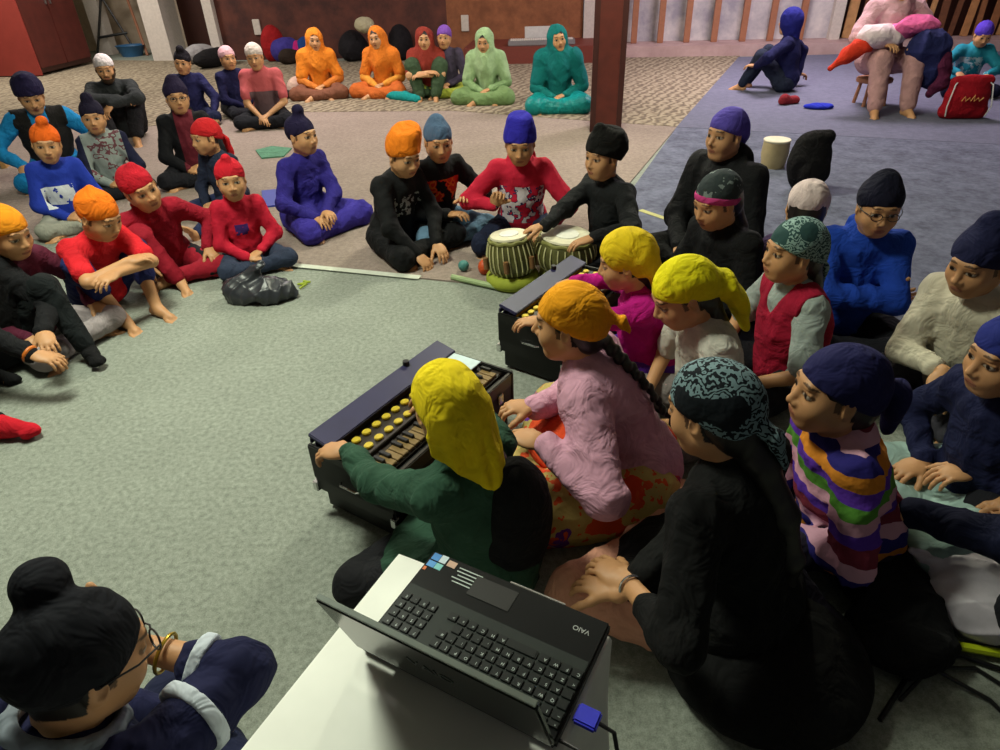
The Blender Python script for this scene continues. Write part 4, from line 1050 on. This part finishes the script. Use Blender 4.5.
def glasses(I, rgb=(30, 28, 30)):
    m = mat('spectacle_frame', rgb, .3); H = I['H']; root = I['root']
    e = None; bm_objs = []
    g = tube_obj('spectacles', [H(.031+.021*math.cos(a)*1, .104, .004+.016*math.sin(a)) for a in np.linspace(0, 2*math.pi, 15)[:-1]], .0017, m, root, cyc=True)
    for pts, cy in (([H(-.031+.021*math.cos(a), .104, .004+.016*math.sin(a)) for a in np.linspace(0, 2*math.pi, 15)[:-1]], True), ([H(-.01, .106, .008), H(0, .109, .010), H(.01, .106, .008)], False),
                    ([H(.052, .103, .008), H(.074, .06, .008), H(.082, 0, .006)], False), ([H(-.052, .103, .008), H(-.074, .06, .008), H(-.082, 0, .006)], False)):
        tube_obj('spectacles', pts, .0017, m, g, cyc=cy)
    for o in [x for x in C.objects if x.parent == g]: o.name = 'frame_piece'
    return g
def bangle(I, k, t=.9, r=.033, m=None, th=.0035):
    e, wt, d, a = I['J'][k]; s = I['s']; p = e+(wt-e)*t; u = unit(wt-e); x = unit(np.cross(u, V(0, .3, 1))); y = np.cross(u, x)
    tube_obj('bangle', [p+(x*math.cos(q)+y*math.sin(q))*r*s for q in np.linspace(0, 2*math.pi, 17)[:-1]], th, m or M_chrome, I['root'], cyc=True)
# --- row of women along the back
WG = 'women seated on the patterned rug'
W = dict(group=WG, s=.90, hs=1.0, q='far', pose='crosswide', lean=14)
wd = lambda rgb, **k: ('dupatta', K(rgb), k)
person('woman in a bright orange shawl seated leftmost of the women, hand on brown trousers', 314, 38, 172, **{**W, 'arms': LAP, 'head': (8, 6, -5), 'top': K((206, 120, 50)), 'bottom': K((120, 76, 58)), 'bloose': 1.2, 'gear': wd((222, 128, 38))})
person('woman in orange from head to foot, second from the left of the women', 376, 36, 190, **{**W, 'arms': LAP, 'head': (0, 6, 5), 'top': K((220, 150, 60)), 'bottom': K((196, 100, 44)), 'bloose': 1.25, 'gear': wd((212, 116, 36)), 'lap': [('shawl_end', K((24, 140, 140)), [('c', ((-.15, .4, .05), (-.4, .5, .05), (-.6, .62, .04)), (.06, .07, .05))])]})
person('woman in a red shawl and dark green skirt with her arms on raised knees', 424, 37, 178, **{**W, 'pose': 'kneesup', 'lean': 18, 'arms': HUG, 'head': (0, 4, 0), 'tsleeve': .6, 'top': K((196, 150, 110)), 'bottom': K((56, 74, 52)), 'bloose': 1.35, 'gear': wd((136, 50, 40), w=.8)})
person('woman in a purple scarf sitting behind the woman in the red shawl', 444, 35, 185, **{**W, 'arms': LAP, 'head': (0, 5, -5), 'top': K((70, 62, 80)), 'bottom': K((150, 160, 60)), 'gear': ('kerchief', K((122, 78, 168)), dict(tails=[((0, -.14, -.06), (.03, -.12, -.2))]))})
person('woman wrapped in a pale green shawl with green trousers', 484, 39, 188, **{**W, 'arms': LAP, 'head': (-4, 14, 0), 'top': K((132, 160, 112)), 'bottom': K((110, 136, 88)), 'bloose': 1.35, 'gear': wd((150, 176, 132))})
person('woman in shiny teal suit and scarf seated rightmost of the women, beside the pillar', 558, 36, 184, **{**W, 's': 1.0, 'pose': 'cross', 'arms': dict(R=LAP['R'], L=LAP['L']), 'head': (10, 6, 8), 'top': K((16, 110, 108)), 'bottom': K((20, 130, 130), rough=.35), 'bloose': 1.3, 'gear': ('dupatta', K((14, 104, 104)), dict(w=.9))})
# --- left background
person('man in a navy turban and black vest with bright blue sleeves and trousers', 29, 92, 148, s=.98, hs=1.05, q='mid', pose='cross', lean=18, head=(0, 22, 0), arms=KNEE, top=K((28, 126, 186)), open_coat=(K((30, 28, 28)), 1.0), bottom=K((24, 120, 180)), gear=('turban', K((30, 24, 56))))
person('child in a bright orange patka and royal blue sweatshirt with a white print', 45, 140, 145, s=.74, hs=.98, q='mid', pose='cross', arms=LAP, head=(-8, 8, -6), top=printed('blue_sweat', (34, 56, 160), [(210, 214, 220)], 'blotch', 26, .40, (-.06, .12, .17, .29)), bottom=K((150, 150, 140)), gear=('patka', K((226, 98, 26)), dict(bun=(-.01, .02, .14), r=.034)))
person('child in a dark navy patka and grey hoodie with navy sleeves and dark prints', 92, 114, 150, s=.76, hs=.96, q='mid', arms=LAP, head=(-8, 4, 0), top=printed('grey_hood', (30, 32, 58), [(138, 146, 144, .01), (104, 62, 70, .57), (138, 146, 144, .63)], 'blotch', 13, .01, (-.13, .13, .05, .6)), hood=1, bottom=DARK, gear=('patka', K((26, 22, 42)), dict(bun=(0, 0, .13), r=.04)))
person('bearded man in a white skullcap and dark jacket hugging his knees, barefoot', 104, 66, 158, s=.96, hs=1.0, q='mid', pose='kneesup', lean=20, head=(0, 12, 0), arms=dict(R=arm((-.05, .44, .44), (1, .2, 0), (-1, .1, -.2), (0, -.2, -1)), L=arm((.02, .48, .40), (-1, .2, 0), (.6, .4, -.6), (0, -.2, -1))), top=K((44, 46, 48)), bottom=K((30, 28, 32)), bloose=1.15, bcut=.85, gear=('cap', K((214, 204, 206)), dict(brow=.01)), beard=True)
I = person('man in glasses and a dark beanie, black jacket open over a maroon shirt', 176, 94, 160, s=.86, hs=1.0, q='mid', arms=LAP, head=(6, 2, 0), top=printed('maroon_under', (20, 20, 24), [(110, 36, 48), (100, 32, 44)], 'blotch', 6, .01, (-.075, .06, .05, .58)), bottom=DARK, gear=('beanie', K((34, 26, 52)), dict(tall=.14, ty=-.02)), hood=1); glasses(I)
person('boy in a black patka and dark navy shirt behind the man in glasses', 182, 60, 165, s=.82, hs=.98, q='far', arms=dict(R=LAP['R'], L=arm((-.24, .34, .12), (-1, -.5, 0), (-.2, .8, -.4))), head=(-10, 6, -8), top=K((34, 34, 76)), bottom=K((30, 34, 64)), gear=('patka', K((24, 20, 28)), dict(r=.04, bun=(0, .02, .125))))
person('child in a pale pink cap and navy top turned to the right', 227, 56, 125, s=.8, hs=.98, q='far', arms=LAP, head=(-18, 2, 0), top=K((26, 26, 62)), bottom=K((28, 28, 34)), gear=('cap', K((206, 160, 168)), {}))
person('child in a cream cap and salmon pink t-shirt, hands clasped in the lap', 254, 54, 175, s=.92, hs=1.0, q='far', arms=dict(R=arm((.03, .34, .13), (1, -.5, -.2), (-.6, .7, -.2), sleeve=.42), L=arm((-.05, .32, .15), (-1, -.5, -.2), (.6, .7, -.2), sleeve=.42)), head=(0, 10, 4), top=printed('salmon_shirt', (186, 88, 92), [(112, 80, 84), (100, 78, 84)], 'blotch', 6, .01, (-.16, .12, .05, .34)), bottom=DARK, gear=('cap', K((214, 198, 190)), {}))
person('small child in a red bandana with a long tail, dark denim clothes', 205, 134, 205, s=.70, hs=.92, q='mid', pose='stretchL', arms=LAP, head=(-14, 6, 0), top=K((36, 42, 62)), bottom=K((36, 44, 78)), gear=('kerchief', K((190, 32, 38)), dict(tails=[((.0, -.14, -.07), (.01, -.15, -.16), (.02, -.15, -.22))], w=.034)))
person('child in a red patka and red hooded top with jeans, behind the plastic bag', 230, 176, 150, s=.66, hs=.92, q='mid', arms=LAP, head=(-10, 2, 0), hood=1, top=printed('red_hood', (182, 26, 50), [(60, 34, 96)], 'blotch', 24, .38, (-.02, .05, .20, .26)), bottom=K((46, 54, 74)), gear=('patka', K((188, 26, 42)), dict(r=.026, bun=(.0, .03, .125))))
person('child in a red patka and dark red top leaning sideways on red kneed trousers', 138, 184, 142, s=.76, hs=.98, q='mid', pose='mixed', lean=22, sl=8, arms=KNEE, head=(12, 10, 16), hood=1, top=K((148, 22, 42)), bottom=printed('knee_red', (24, 22, 28), [(150, 26, 44)], 'blotch', 5, .44), gear=('patka', K((176, 24, 40)), dict(r=.022, bun=(-.02, .0, .11))))
person('boy in an orange patka and red t-shirt, bare arms folded over raised knees', 97, 211, 125, s=.78, hs=.98, q='mid', pose='kneesup', lean=28, arms=dict(R=arm((-.02, .46, .40), (1, .1, -.2), (-1, .2, 0), (0, -.2, -1), .4, sleeve=.42), L=arm((.08, .50, .37), (-1, .1, -.2), (1, .3, 0), (0, -.2, -1), .5, sleeve=.42)), head=(14, 26, 0), top=K((206, 34, 44)), bottom=K((36, 42, 92)), bcut=.45, gear=('patka', K((226, 112, 22)), dict(r=.018, bun=(0, -.05, .11))))
person('child in a loose orange scarf at the left edge, maroon sleeve and grey trousers', 4, 228, 110, s=.76, hs=.96, q='mid', arms=KNEE, head=(0, 16, 0), top=K((90, 34, 54)), bottom=K((150, 140, 142)), gear=('kerchief', K((216, 132, 24)), dict(tails=[((0, -.13, -.08), (0, -.14, -.2), (0, -.12, -.3))], w=.04)))
I = person('child in a black hoodie and black socks with an orange wristband, at the left edge', -36, 240, 108, s=.80, hs=.95, q='mid', pose='crosswide', legs=dict(L=((88, 349, .06), (-.2, .3, .6), (.5, .9, .2)), R=((-14, 372, .06), (1, .4, .1), (-.3, .9, 0))), arms=dict(R=dict(px=(36, 358, .20), pole=(1, -.5, 0), d=(-.3, .9, -.3)), L=dict(px=(42, 332, .22), pole=(-1, -.5, 0), d=(.5, .8, -.3))), head=(0, 14, 0), hood=1, top=K((22, 22, 25)), bottom=K((20, 24, 26)), sock=BK, gear=('patka', DN)); bangle(I, 'R', .97, .036, mat('orange_band', (206, 110, 34), .5), .008)
person('person beyond the left edge of whom only a bright red socked foot shows', -170, 400, 95, s=.9, hs=.95, q='far', pose='stretchL', legs=dict(L=((8, 424, .06), (-.2, .1, 1), (0, 1, .15))), body_at=(at(12, 420)[0]-.66, at(12, 420)[1]-.15), arms=KNEE, top=DARK, bottom=BK, sock=K((190, 24, 40)), gear=('patka', DN))
# --- middle of the ring
I = person('child in a navy patka with a bun and a purple blue kurta, facing right', 301, 132, 128, s=.80, hs=.95, q='mid', pose='cross', lean=10, arms=dict(R=arm((.16, .34, .17), (1, -.3, -.3), (.1, 1, 0)), L=arm((.08, .36, .20), (-1, 0, -.3), (.3, .9, .1))), head=(6, 2, 0), top=K((46, 38, 122)), longtop=1, bottom=K((56, 46, 140)), bloose=1.3, gear=('patka', K((28, 22, 52)), dict(bun=(0, .0, .145), r=.036)))
person('boy in a square orange bandana and black hoodie with grey lettering, cross-legged', 403, 150, 130, s=.82, hs=1.0, q='mid', lean=16, arms=dict(R=arm((.16, .42, .10), (1, -.2, .1), (.0, .8, -.6)), L=arm((-.02, .42, .12), (-1, -.3, 0), (.3, .9, -.4))), head=(-10, 20, 0), top=printed('black_letters', (20, 20, 22), [(140, 142, 142)], 'blotch', 34, .52, (-.08, .09, .24, .35)), bottom=BK, bloose=1.15, gear=('cap', K((222, 118, 24)), dict(box=.140, tilt=(.35, -.1, 1), bw=1.15, bt=(-.02, -.02, .10))))
person('boy in a slate blue patka and black t-shirt with red print, behind the orange bandana', 438, 137, 150, s=.82, hs=.98, q='mid', lean=14, arms=dict(R=arm((.05, .34, .24), (1, -.4, -.2), (-.5, .8, .2)), L=arm((-.10, .32, .30), (-1, -.2, -.4), (.3, .6, .5))), head=(-14, 12, 0), top=printed('red_print', (20, 20, 23), [(198, 52, 30), (206, 120, 40), (190, 50, 30)], 'blotch', 14, .40, (-.11, .10, .24, .37)), bottom=K((94, 124, 150)), gear=('patka', K((74, 96, 124)), dict(r=.045, bun=(0, -.03, .095))))
person('boy in a tall blue head wrap and red hooded top with dark blue prints', 520, 138, 186, s=.86, hs=1.0, q='mid', lean=14, arms=dict(R=arm((.16, .30, .33), (1, -.2, -.6), (-.3, .3, .9), (0, 1, -.3), .9), L=arm((-.16, .33, .17), (-1, -.2, -.2), (.3, .9, -.2))), head=(2, 18, 0), hood=1, top=printed('red_blue_print', (186, 30, 56), [(186, 30, 56), (40, 42, 84), (200, 190, 196)], 'blotch', 20, .42, (-.13, .13, .14, .36)), bottom=K((30, 36, 58)), gear=('cap', K((46, 40, 160)), dict(box=.15)))
person('boy in a large black turban and black jacket playing the tabla', 604, 152, 240, s=.82, hs=.98, q='mid', lean=8, arms=dict(R=dict(px=(545, 226, .31), pole=(.6, .2, -.5), d=None, wd=(-1, .25, -.25), c=.35, n=(0, 0, -1)), L=dict(px=(594, 238, .31), pole=(-.8, -.5, -.3), d=None, wd=(-1, .0, -.25), n=(0, 0, -1), c=.35)), head=(6, 4, 0), collar=1, top=K((26, 27, 29)), bottom=DARK, gear=('turban', K((20, 19, 18))))
I = person('teenager in a purple bandana and bulky black coat with a dark blue collar', 727, 130, 238, s=.98, hs=1.0, q='mid', arms=LAP, loose=1.12, head=(0, 2, 0), hood=1, top=K((24, 24, 26)), bottom=BK, gear=('kerchief', K((84, 70, 160)), dict(tails=[((.01, -.15, -.03), (.02, -.15, -.10))], w=.03)))
person('girl in a dark bandana with a pink band and black clothes, looking down', 718, 196, 240, s=.84, hs=.98, q='mid', arms=LAP, head=(-4, 18, 0), top=BK, bottom=BK, collar=1, hair=('long', [(0, -.10, -.05), (0, -.12, -.15)]), gear=('cap', printed('grey_skull_print', (46, 54, 56), [(112, 122, 120)], 'blotch', 30, .60), dict(band=K((178, 56, 116)))))
person('girl in a teal paisley kerchief and grey t-shirt with a crimson pinafore', 795, 246, 262, s=.80, hs=.96, q='near', arms=dict(R=arm((.14, .3, .16), (1, -.5, -.2), (-.2, 1, -.2), sleeve=.5), L=arm((-.14, .3, .16), (-1, -.5, -.2), (.2, 1, -.2), sleeve=.5)), head=(0, 0, 0), top=K((150, 160, 156)), bottom=DARK, open_coat=(K((150, 20, 48)), 1.03), hair=('long', [(0, -.08, -.02), (0, -.12, -.15), (0, -.12, -.25)]), gear=('kerchief', printed('teal_paisley', (46, 74, 74), [(140, 168, 162)], 'swirl', 22, .42), dict(tails=[((0, -.14, -.08), (0, -.14, -.16))])))
person('person in a fluffy pinkish white knitted hat, mostly hidden behind the paisley kerchief', 808, 203, 20, s=.72, hs=.98, q='mid', arms=LAP, top=K((70, 50, 90)), bottom=DARK, hair=('long', [(0, -.08, -.02), (0, -.1, -.1)]), gear=('cap', K((206, 186, 184)), dict(brow=-.02)))
I = person('boy in glasses, a navy beanie and a bright blue jacket with folded arms', 880, 202, 196, s=.84, hs=.95, q='mid', lean=8, arms=dict(R=arm((-.08, .26, .34), (1, .3, -.3), (-1, .1, 0), (0, -1, 0), .4), L=arm((.10, .29, .31), (-1, .3, -.3), (1, -.1, 0), (0, -1, 0), .4)), head=(4, 8, 0), hood=1, loose=1.05, top=K((26, 62, 160)), bottom=DARK, gear=('beanie', K((20, 20, 38)), dict(tall=.135, ty=-.02))); glasses(I)
person('boy in a pointed navy beanie and cream sweater at the right edge', 982, 256, 246, s=.84, hs=.98, q='near', lean=16, arms=dict(R=dict(px=(944, 372, .26), pole=(1, -.2, -.4), d=(-.4, .8, -.5), sleeve=.9), L=dict(px=(968, 388, .24), pole=(-1, -.3, -.3), d=(.2, .9, -.3), sleeve=.9)), head=(0, 14, 0), collar=1, loose=1.08, top=K((196, 188, 168)), bottom=K((60, 58, 66)), gear=('beanie', K((28, 30, 62)), dict(tall=.155, ty=-.03)))
I = person('child in navy head wrap and navy jacket with gold shoulder buckle, right edge', 1012, 350, 262, s=.80, hs=.96, q='near', lean=12, arms=dict(R=dict(px=(925, 462, .16), pole=(1, -.2, -.2), d=(-.1, 1, -.2)), L=dict(px=(975, 470, .22), pole=(-1, -.4, -.3), d=(.2, 1, -.2))), head=(0, 6, 0), hood=1, top=K((24, 28, 60)), bottom=K((150, 176, 170)), bloose=1.3, gear=('beanie', K((36, 44, 116)), dict(tall=.12)))
sp = I['sh'][1]+V(0, .02, .075)*I['s']; bm = bmesh.new(); box(bm, sp, (.05, .014, .008), rz=R(20)); bobj('strap_buckle', bm, mat('gold', (196, 160, 60), .3, .8), I['root'], bevel=.002)
person('person beyond the right edge of whom only a navy sleeve and a hand show', 1120, 470, 285, s=1.0, hs=.96, q='mid', lean=36, pose='side', body_at=(1.66, .98), arms=dict(L=dict(px=(905, 512, .2), pole=(-.3, -.4, -1), d=(.0, 1, .0)), R=arm((.2, .3, .2), (1, -.5, 0), (0, 1, 0))), head=(0, 6, 0), top=K((22, 26, 52)), bottom=DARK, gear=('patka', DN))
# --- around the harmoniums
I = person('girl in a yellow kerchief and magenta top behind the rear harmonium', 626, 256, 272, s=.72, hs=.93, q='near', lean=10, arms=dict(L=dict(px=(524, 322, .29), pole=(-.8, -.3, -.5), d=(.0, 1, -.05), sleeve=.6), R=dict(world=(H2[1]+V(.02, .04)).tolist()+[.30], pole=(1, -.4, -.3), d=(0, 1, -.3))), head=(-6, 14, 0), top=K((176, 20, 120)), bottom=K((86, 40, 150)), bloose=1.2, hair=('long', [(0, -.08, -.02), (.0, -.1, -.12)]), gear=('drape', K((216, 184, 26)), dict(pts=((-.06, -.10, -.09), (-.02, -.13, -.11), (.03, -.14, -.12), (.06, -.12, -.10), (.08, -.08, -.07))))); bangle(I, 'L', .95)
person('girl in a bright yellow kerchief with a long tail and white t-shirt, looking down', 684, 288, 262, s=.80, hs=.98, q='near', lean=16, arms=dict(R=arm((.10, .3, .16), (1, -.5, -.2), (-.2, 1, -.2), sleeve=.45), L=arm((-.14, .3, .16), (-1, -.5, -.2), (.2, 1, -.2), sleeve=.45)), head=(0, 26, 0), top=K((190, 186, 176)), bottom=K((120, 112, 110)), hair=('long', [(0, -.05, .0), (0, -.09, -.1)]), gear=('kerchief', K((220, 206, 20)), dict(tails=[((.0, -.14, -.06), (.0, -.155, -.13), (.0, -.15, -.22))], w=.06, w0=.06, knot=(0, -.085, .0))))
I = person('girl in an orange kerchief and fluffy pink sweater with orange floral trousers', 570, 316, 286, s=.90, hs=.95, q='near', pose='crosswide', lean=24, arms=dict(L=dict(px=(545, 444, .35), pole=(-.5, -1, -.15), d=(.1, 1, .1), c=.7), R=arm((.02, .36, .32), (1, -.2, -.6), (-.3, 1, .1), c=.7)), head=(0, 6, 0), collar=1, loose=1.08, top=K((196, 146, 168)), bottom=printed('floral', (176, 156, 92), [(200, 74, 34), (180, 158, 94), (160, 30, 80), (180, 158, 94), (92, 40, 130), (196, 60, 30), (180, 158, 94)], 'floral', 12, .50), bloose=1.6, lap=[('tunic_hem', K((204, 70, 34)), [('e', (.02, .22, .19), (.17, .17, .07))])], hair=('braid', [(0, -.07, -.05), (.0, -.12, -.02), (.0, -.16, -.12), (.0, -.19, -.26), (.02, -.22, -.42)]), gear=('kerchief', K((224, 148, 20)), dict(tails=[((.0, -.155, -.0), (.0, -.175, -.03))], w=.02, knot=(0, -.115, .02))))
I = person('girl in a long yellow head scarf and dark green top playing the front harmonium', 446, 400, 303, s=.82, hs=.90, q='near', pose='cross', lean=10, arms=dict(L=dict(px=(340, 447, .30), pole=(-.9, -.4, -.3), d=None, wd=(-1, .35, -.15), c=.6, n=(0, 0, -1)), R=dict(world=(H1[1]+V(.06, .02)).tolist()+[.30], pole=(1, -.4, -.3), d=(0, 1, -.3))), head=(-24, 10, 0), top=K((44, 74, 58)), longtop=1, bottom=K((26, 26, 30)), hair=('long', [(0.05, -.07, -.05), (.06, -.1, -.15)]), gear=('drape', K((222, 196, 22)), dict(pts=((-.085, -.085, -.055), (-.045, -.13, -.10), (.0, -.18, -.125), (.04, -.225, -.13), (.066, -.27, -.12), (.082, -.19, -.085), (.088, -.10, -.05)))),
  lap=[('black_vest', BK, [('e', (.05, -.045, .32), (.15, .125, .24))])])
I = person('girl in a black paisley bandana and black kurta, long ponytail, steel bangle', 714, 402, 316, s=.90, hs=.97, q='near', pose='cross', lean=12, lap=[('kurta_skirt', K((15, 15, 16)), [('e', (-.04, -.10, .06), (.27, .27, .11)), ('e', (.08, .05, .06), (.20, .22, .10))])], arms=dict(L=dict(px=(628, 583, .24), pole=(-.7, -.6, -.4), d=(.1, 1, -.1), sleeve=.78), R=dict(px=(606, 606, .20), pole=(1, -.2, -.4), d=(-.1, 1, -.2), sleeve=.85)), head=(0, 16, 0), top=K((15, 15, 16)), longtop=1, bottom=K((206, 148, 124)), bloose=1.1, hair=('long', [(0.0, -.08, .03), (.02, -.13, -.12), (.03, -.14, -.26), (.03, -.13, -.42)]), gear=('kerchief', printed('black_paisley', (16, 22, 28), [(112, 136, 142)], 'swirl', 20, .42), dict(tails=[((0, -.145, -.05), (.02, -.15, -.12))], w=.024))); bangle(I, 'L', .93)
person('girl in a big navy head wrap and rainbow striped hooded sweater', 838, 384, 272, s=.78, hs=1.0, q='near', legs=dict(L=((848, 652, .05), (-.5, 1, .1), (.3, -1, 0))), pose='cross', lean=20, arms=LAP, head=(0, -2, 0), hood=1, collar=1, loose=1.12, wr=1.4, top=printed('rainbow_stripes', (90, 20, 40), [(86, 48, 160), (204, 150, 170), (84, 140, 52), (96, 52, 170), (206, 128, 40), (40, 34, 110), (206, 156, 176), (120, 44, 60)], 'stripes', .034), bottom=K((30, 26, 40)), hair=('long', [(0, -.06, 0.02), (0, -.07, -.05)]), gear=('kerchief', K((30, 30, 74)), dict(tails=[((0, -.15, -.02), (.0, -.16, -.10))], w=.05, knot=(0, -.12, .02))))
I = person('boy in black turban with a bun and navy jacket with white sleeve bands, from behind', 74, 652, 34, s=.86, hs=.96, q='near', pose='cross', lean=14, arms=dict(R=dict(px=(122, 642, .47), pole=(1, .5, -.25), d=None, c=.9, n=(0, -.3, 1), sleeve=.68), L=arm((-.14, .32, .2), (-1, -.4, -.2), (.3, 1, -.2))), head=(-8, 18, 0), loose=1.12, top=K((26, 28, 60)), bottom=K((30, 34, 60)), gear=('patka', K((16, 17, 24)), dict(low=.72, bun=(-.055, -.03, .12), r=.042))); glasses(I); bangle(I, 'R', .62, .04, mat('gold', (196, 160, 60), .3, .8))
# white bands round the sleeve
e, wt, d_, a_ = I['J']['R']; sh_ = I['sh'][1]; s_ = I['s']
for (p, u, r) in ((sh_+(e-sh_)*.62, unit(e-sh_), .083), (e+(wt-e)*.30, unit(wt-e), .062)):
    S = Sdf(); S.cone(p-u*.03, p+u*.03, r*s_, r*s_, .004); S.cut(p+u*.013, u); S.cut(p-u*.013, -u); S.wrinkle(.002, 30, 2)
    to_obj('sleeve_band', S.build(.005), K((188, 196, 206)), I['root'])
S = Sdf(); c0 = I['nb']+V(0, .0, .02)*s_
for i in range(12):
    a1, a2 = i*math.pi/6, (i+1)*math.pi/6
    f = lambda a_: c0+I['T']@V(.074*math.cos(a_), .01+.074*math.sin(a_), .008-.03*math.sin(a_))
    S.cone(f(a1), f(a2), .013, .013, .008)
to_obj('collar', S.build(.005), K((120, 128, 138)), I['root'])
# --- right background
person('child in a dark hooded coat sitting upright on the lilac mat with knees raised', 790, 20, 300, s=.98, hs=1.05, q='far', pose='kneesup', lean=2, arms=dict(R=arm((.32, -.1, .16), (1, -.3, .3), (.6, -.6, -.2)), L=arm((-.22, .3, .3), (-1, 0, 0), (0, 1, 0))), head=(-20, 0, 0), top=K((22, 24, 66)), bottom=K((34, 40, 58)), gear=('hood', K((28, 30, 110))), group=None)
q1, q2 = at(872, 120), at(912, 118)
wb = (q1+q2)/2
I = person('woman in a dusty pink suit seated on a low stool with coats on her lap', 890, 0, 188, s=1.1, hs=1.0, q='far', pose='stool', lean=4, body_at=(wb[0]+.07, wb[1]+.62), arms=dict(R=arm((.12, .34, .56), (1, -.2, -.5), (-.4, .9, 0)), L=arm((-.16, .34, .56), (-1, -.2, -.5), (.4, .9, 0))), head=(0, 14, 0), top=K((190, 150, 150)), bottom=K((176, 134, 132)), bloose=1.2, gear=wd((190, 150, 156), w=.8), group=None)
bs, RZ = I['base'], I['RZ']
stl = empty('stool', tuple(bs), 0, 'low wooden stool under the woman in dusty pink', 'stool')
bm = bmesh.new(); cylm(bm, (0, 0, .25), .17, .17, .04, 32); bobj('seat', bm, M_wood, stl, bevel=.006)
for i in range(4):
    a_ = R(45+90*i); tube_obj('leg', [(math.cos(a_)*.12, math.sin(a_)*.12, .24), (math.cos(a_)*.15, math.sin(a_)*.15, 0.0)], .018, M_wood, stl)
def lapthing(nm, ops, rgb, label, seed):
    return blob(nm, ops, K(rgb), .013, label, 'coat' if nm == 'coat' else nm, tuple(bs+V(0, 0, .03)), -R(188), None, .026, 13, seed, floor=False)
lapthing('coat', [('e', (.22, .36, .66), (.19, .15, .12)), ('e', (.10, .34, .64), (.15, .14, .10))], (216, 196, 200), 'puffy white coat on the lap of the woman in dusty pink', 2)
lapthing('coat', [('e', (-.14, .34, .74), (.19, .14, .09)), ('e', (.02, .34, .70), (.14, .10, .08))], (216, 96, 150), 'bright pink coat on top of the coats on the woman\'s lap', 3)
lapthing('coat', [('c', ((.30, .36, .60), (.46, .40, .50), (.58, .42, .40)), [.09, .08, .04])], (196, 52, 30), 'orange red sleeve of a coat hanging from the left of the coats', 4)
lapthing('coat', [('e', (-.24, .44, .56), (.20, .15, .17)), ('c', ((-.28, .46, .5), (-.34, .46, .3)), [.14, .10])], (32, 36, 80), 'navy coat hanging over the right knee of the woman in dusty pink', 5)
lapthing('scarf', [('c', ((-.36, .52, .48), (-.40, .50, .28), (-.34, .5, .18)), [.08, .09, .05])], (86, 30, 60), 'dark maroon scarf hanging below the navy coat', 6)
person('child in a turquoise jacket and violet cap behind the red drawstring bag', 984, 32, 196, s=.84, hs=.98, q='far', arms=dict(R=arm((.18, .34, .30), (1, -.2, -.3), (0, 1, -.3)), L=arm((-.12, .36, .28), (-1, -.2, -.3), (0, 1, -.3))), head=(4, 24, 0), top=printed('turq', (34, 130, 150), [(150, 176, 186)], 'blotch', 18, .50, (-.1, .14, .2, .38)), bottom=DN, gear=('cap', K((76, 52, 170)), dict(brow=-.01)), group=None)

# ------------------------------------------------------------------ light
def area(name, loc, size, power, col, rot=(0, 0, 0)):
    l = bpy.data.lights.new(name, 'AREA'); l.size = size; l.energy = power; l.color = col
    o = bpy.data.objects.new(name, l); C.objects.link(o); o.location = loc; o.rotation_euler = rot; return o
def point(name, loc, rad, power, col):
    l = bpy.data.lights.new(name, 'POINT'); l.shadow_soft_size = rad; l.energy = power; l.color = col
    o = bpy.data.objects.new(name, l); C.objects.link(o); o.location = loc; return o
point('ceiling_lamp_light', (.9, 5.3, 2.75), .12, 205, (.97, 1.0, .76))
area('unseen_area_light', (-1.5, 2.3, 3.1), .7, 120, (.94, 1.0, .80))
area('unseen_area_light', (-2.6, 7.8, 3.1), 1.4, 140, (1.0, .92, .86))
area('unseen_area_light', (3.4, 8.4, 3.1), 1.2, 200, (1.0, .86, .92))
area('unseen_area_light', (-6.5, 10.5, 3.1), 1.2, 150, (1.0, .95, .84))  # fill added to brighten the back left corner, no lamp known there
wd_ = bpy.data.worlds.new('world'); bpy.context.scene.world = wd_; wd_.use_nodes = True
wd_.node_tree.nodes['Background'].inputs[0].default_value = (.55, .55, .62, 1); wd_.node_tree.nodes['Background'].inputs[1].default_value = .12
sc = bpy.context.scene
sc.view_settings.view_transform = 'Standard'; sc.view_settings.look = 'None'; sc.view_settings.gamma = 1; sc.view_settings.use_curve_mapping = False
sc.view_settings.exposure = 0.0
sc.cycles.use_denoising = True
sc.cycles.max_bounces = 5
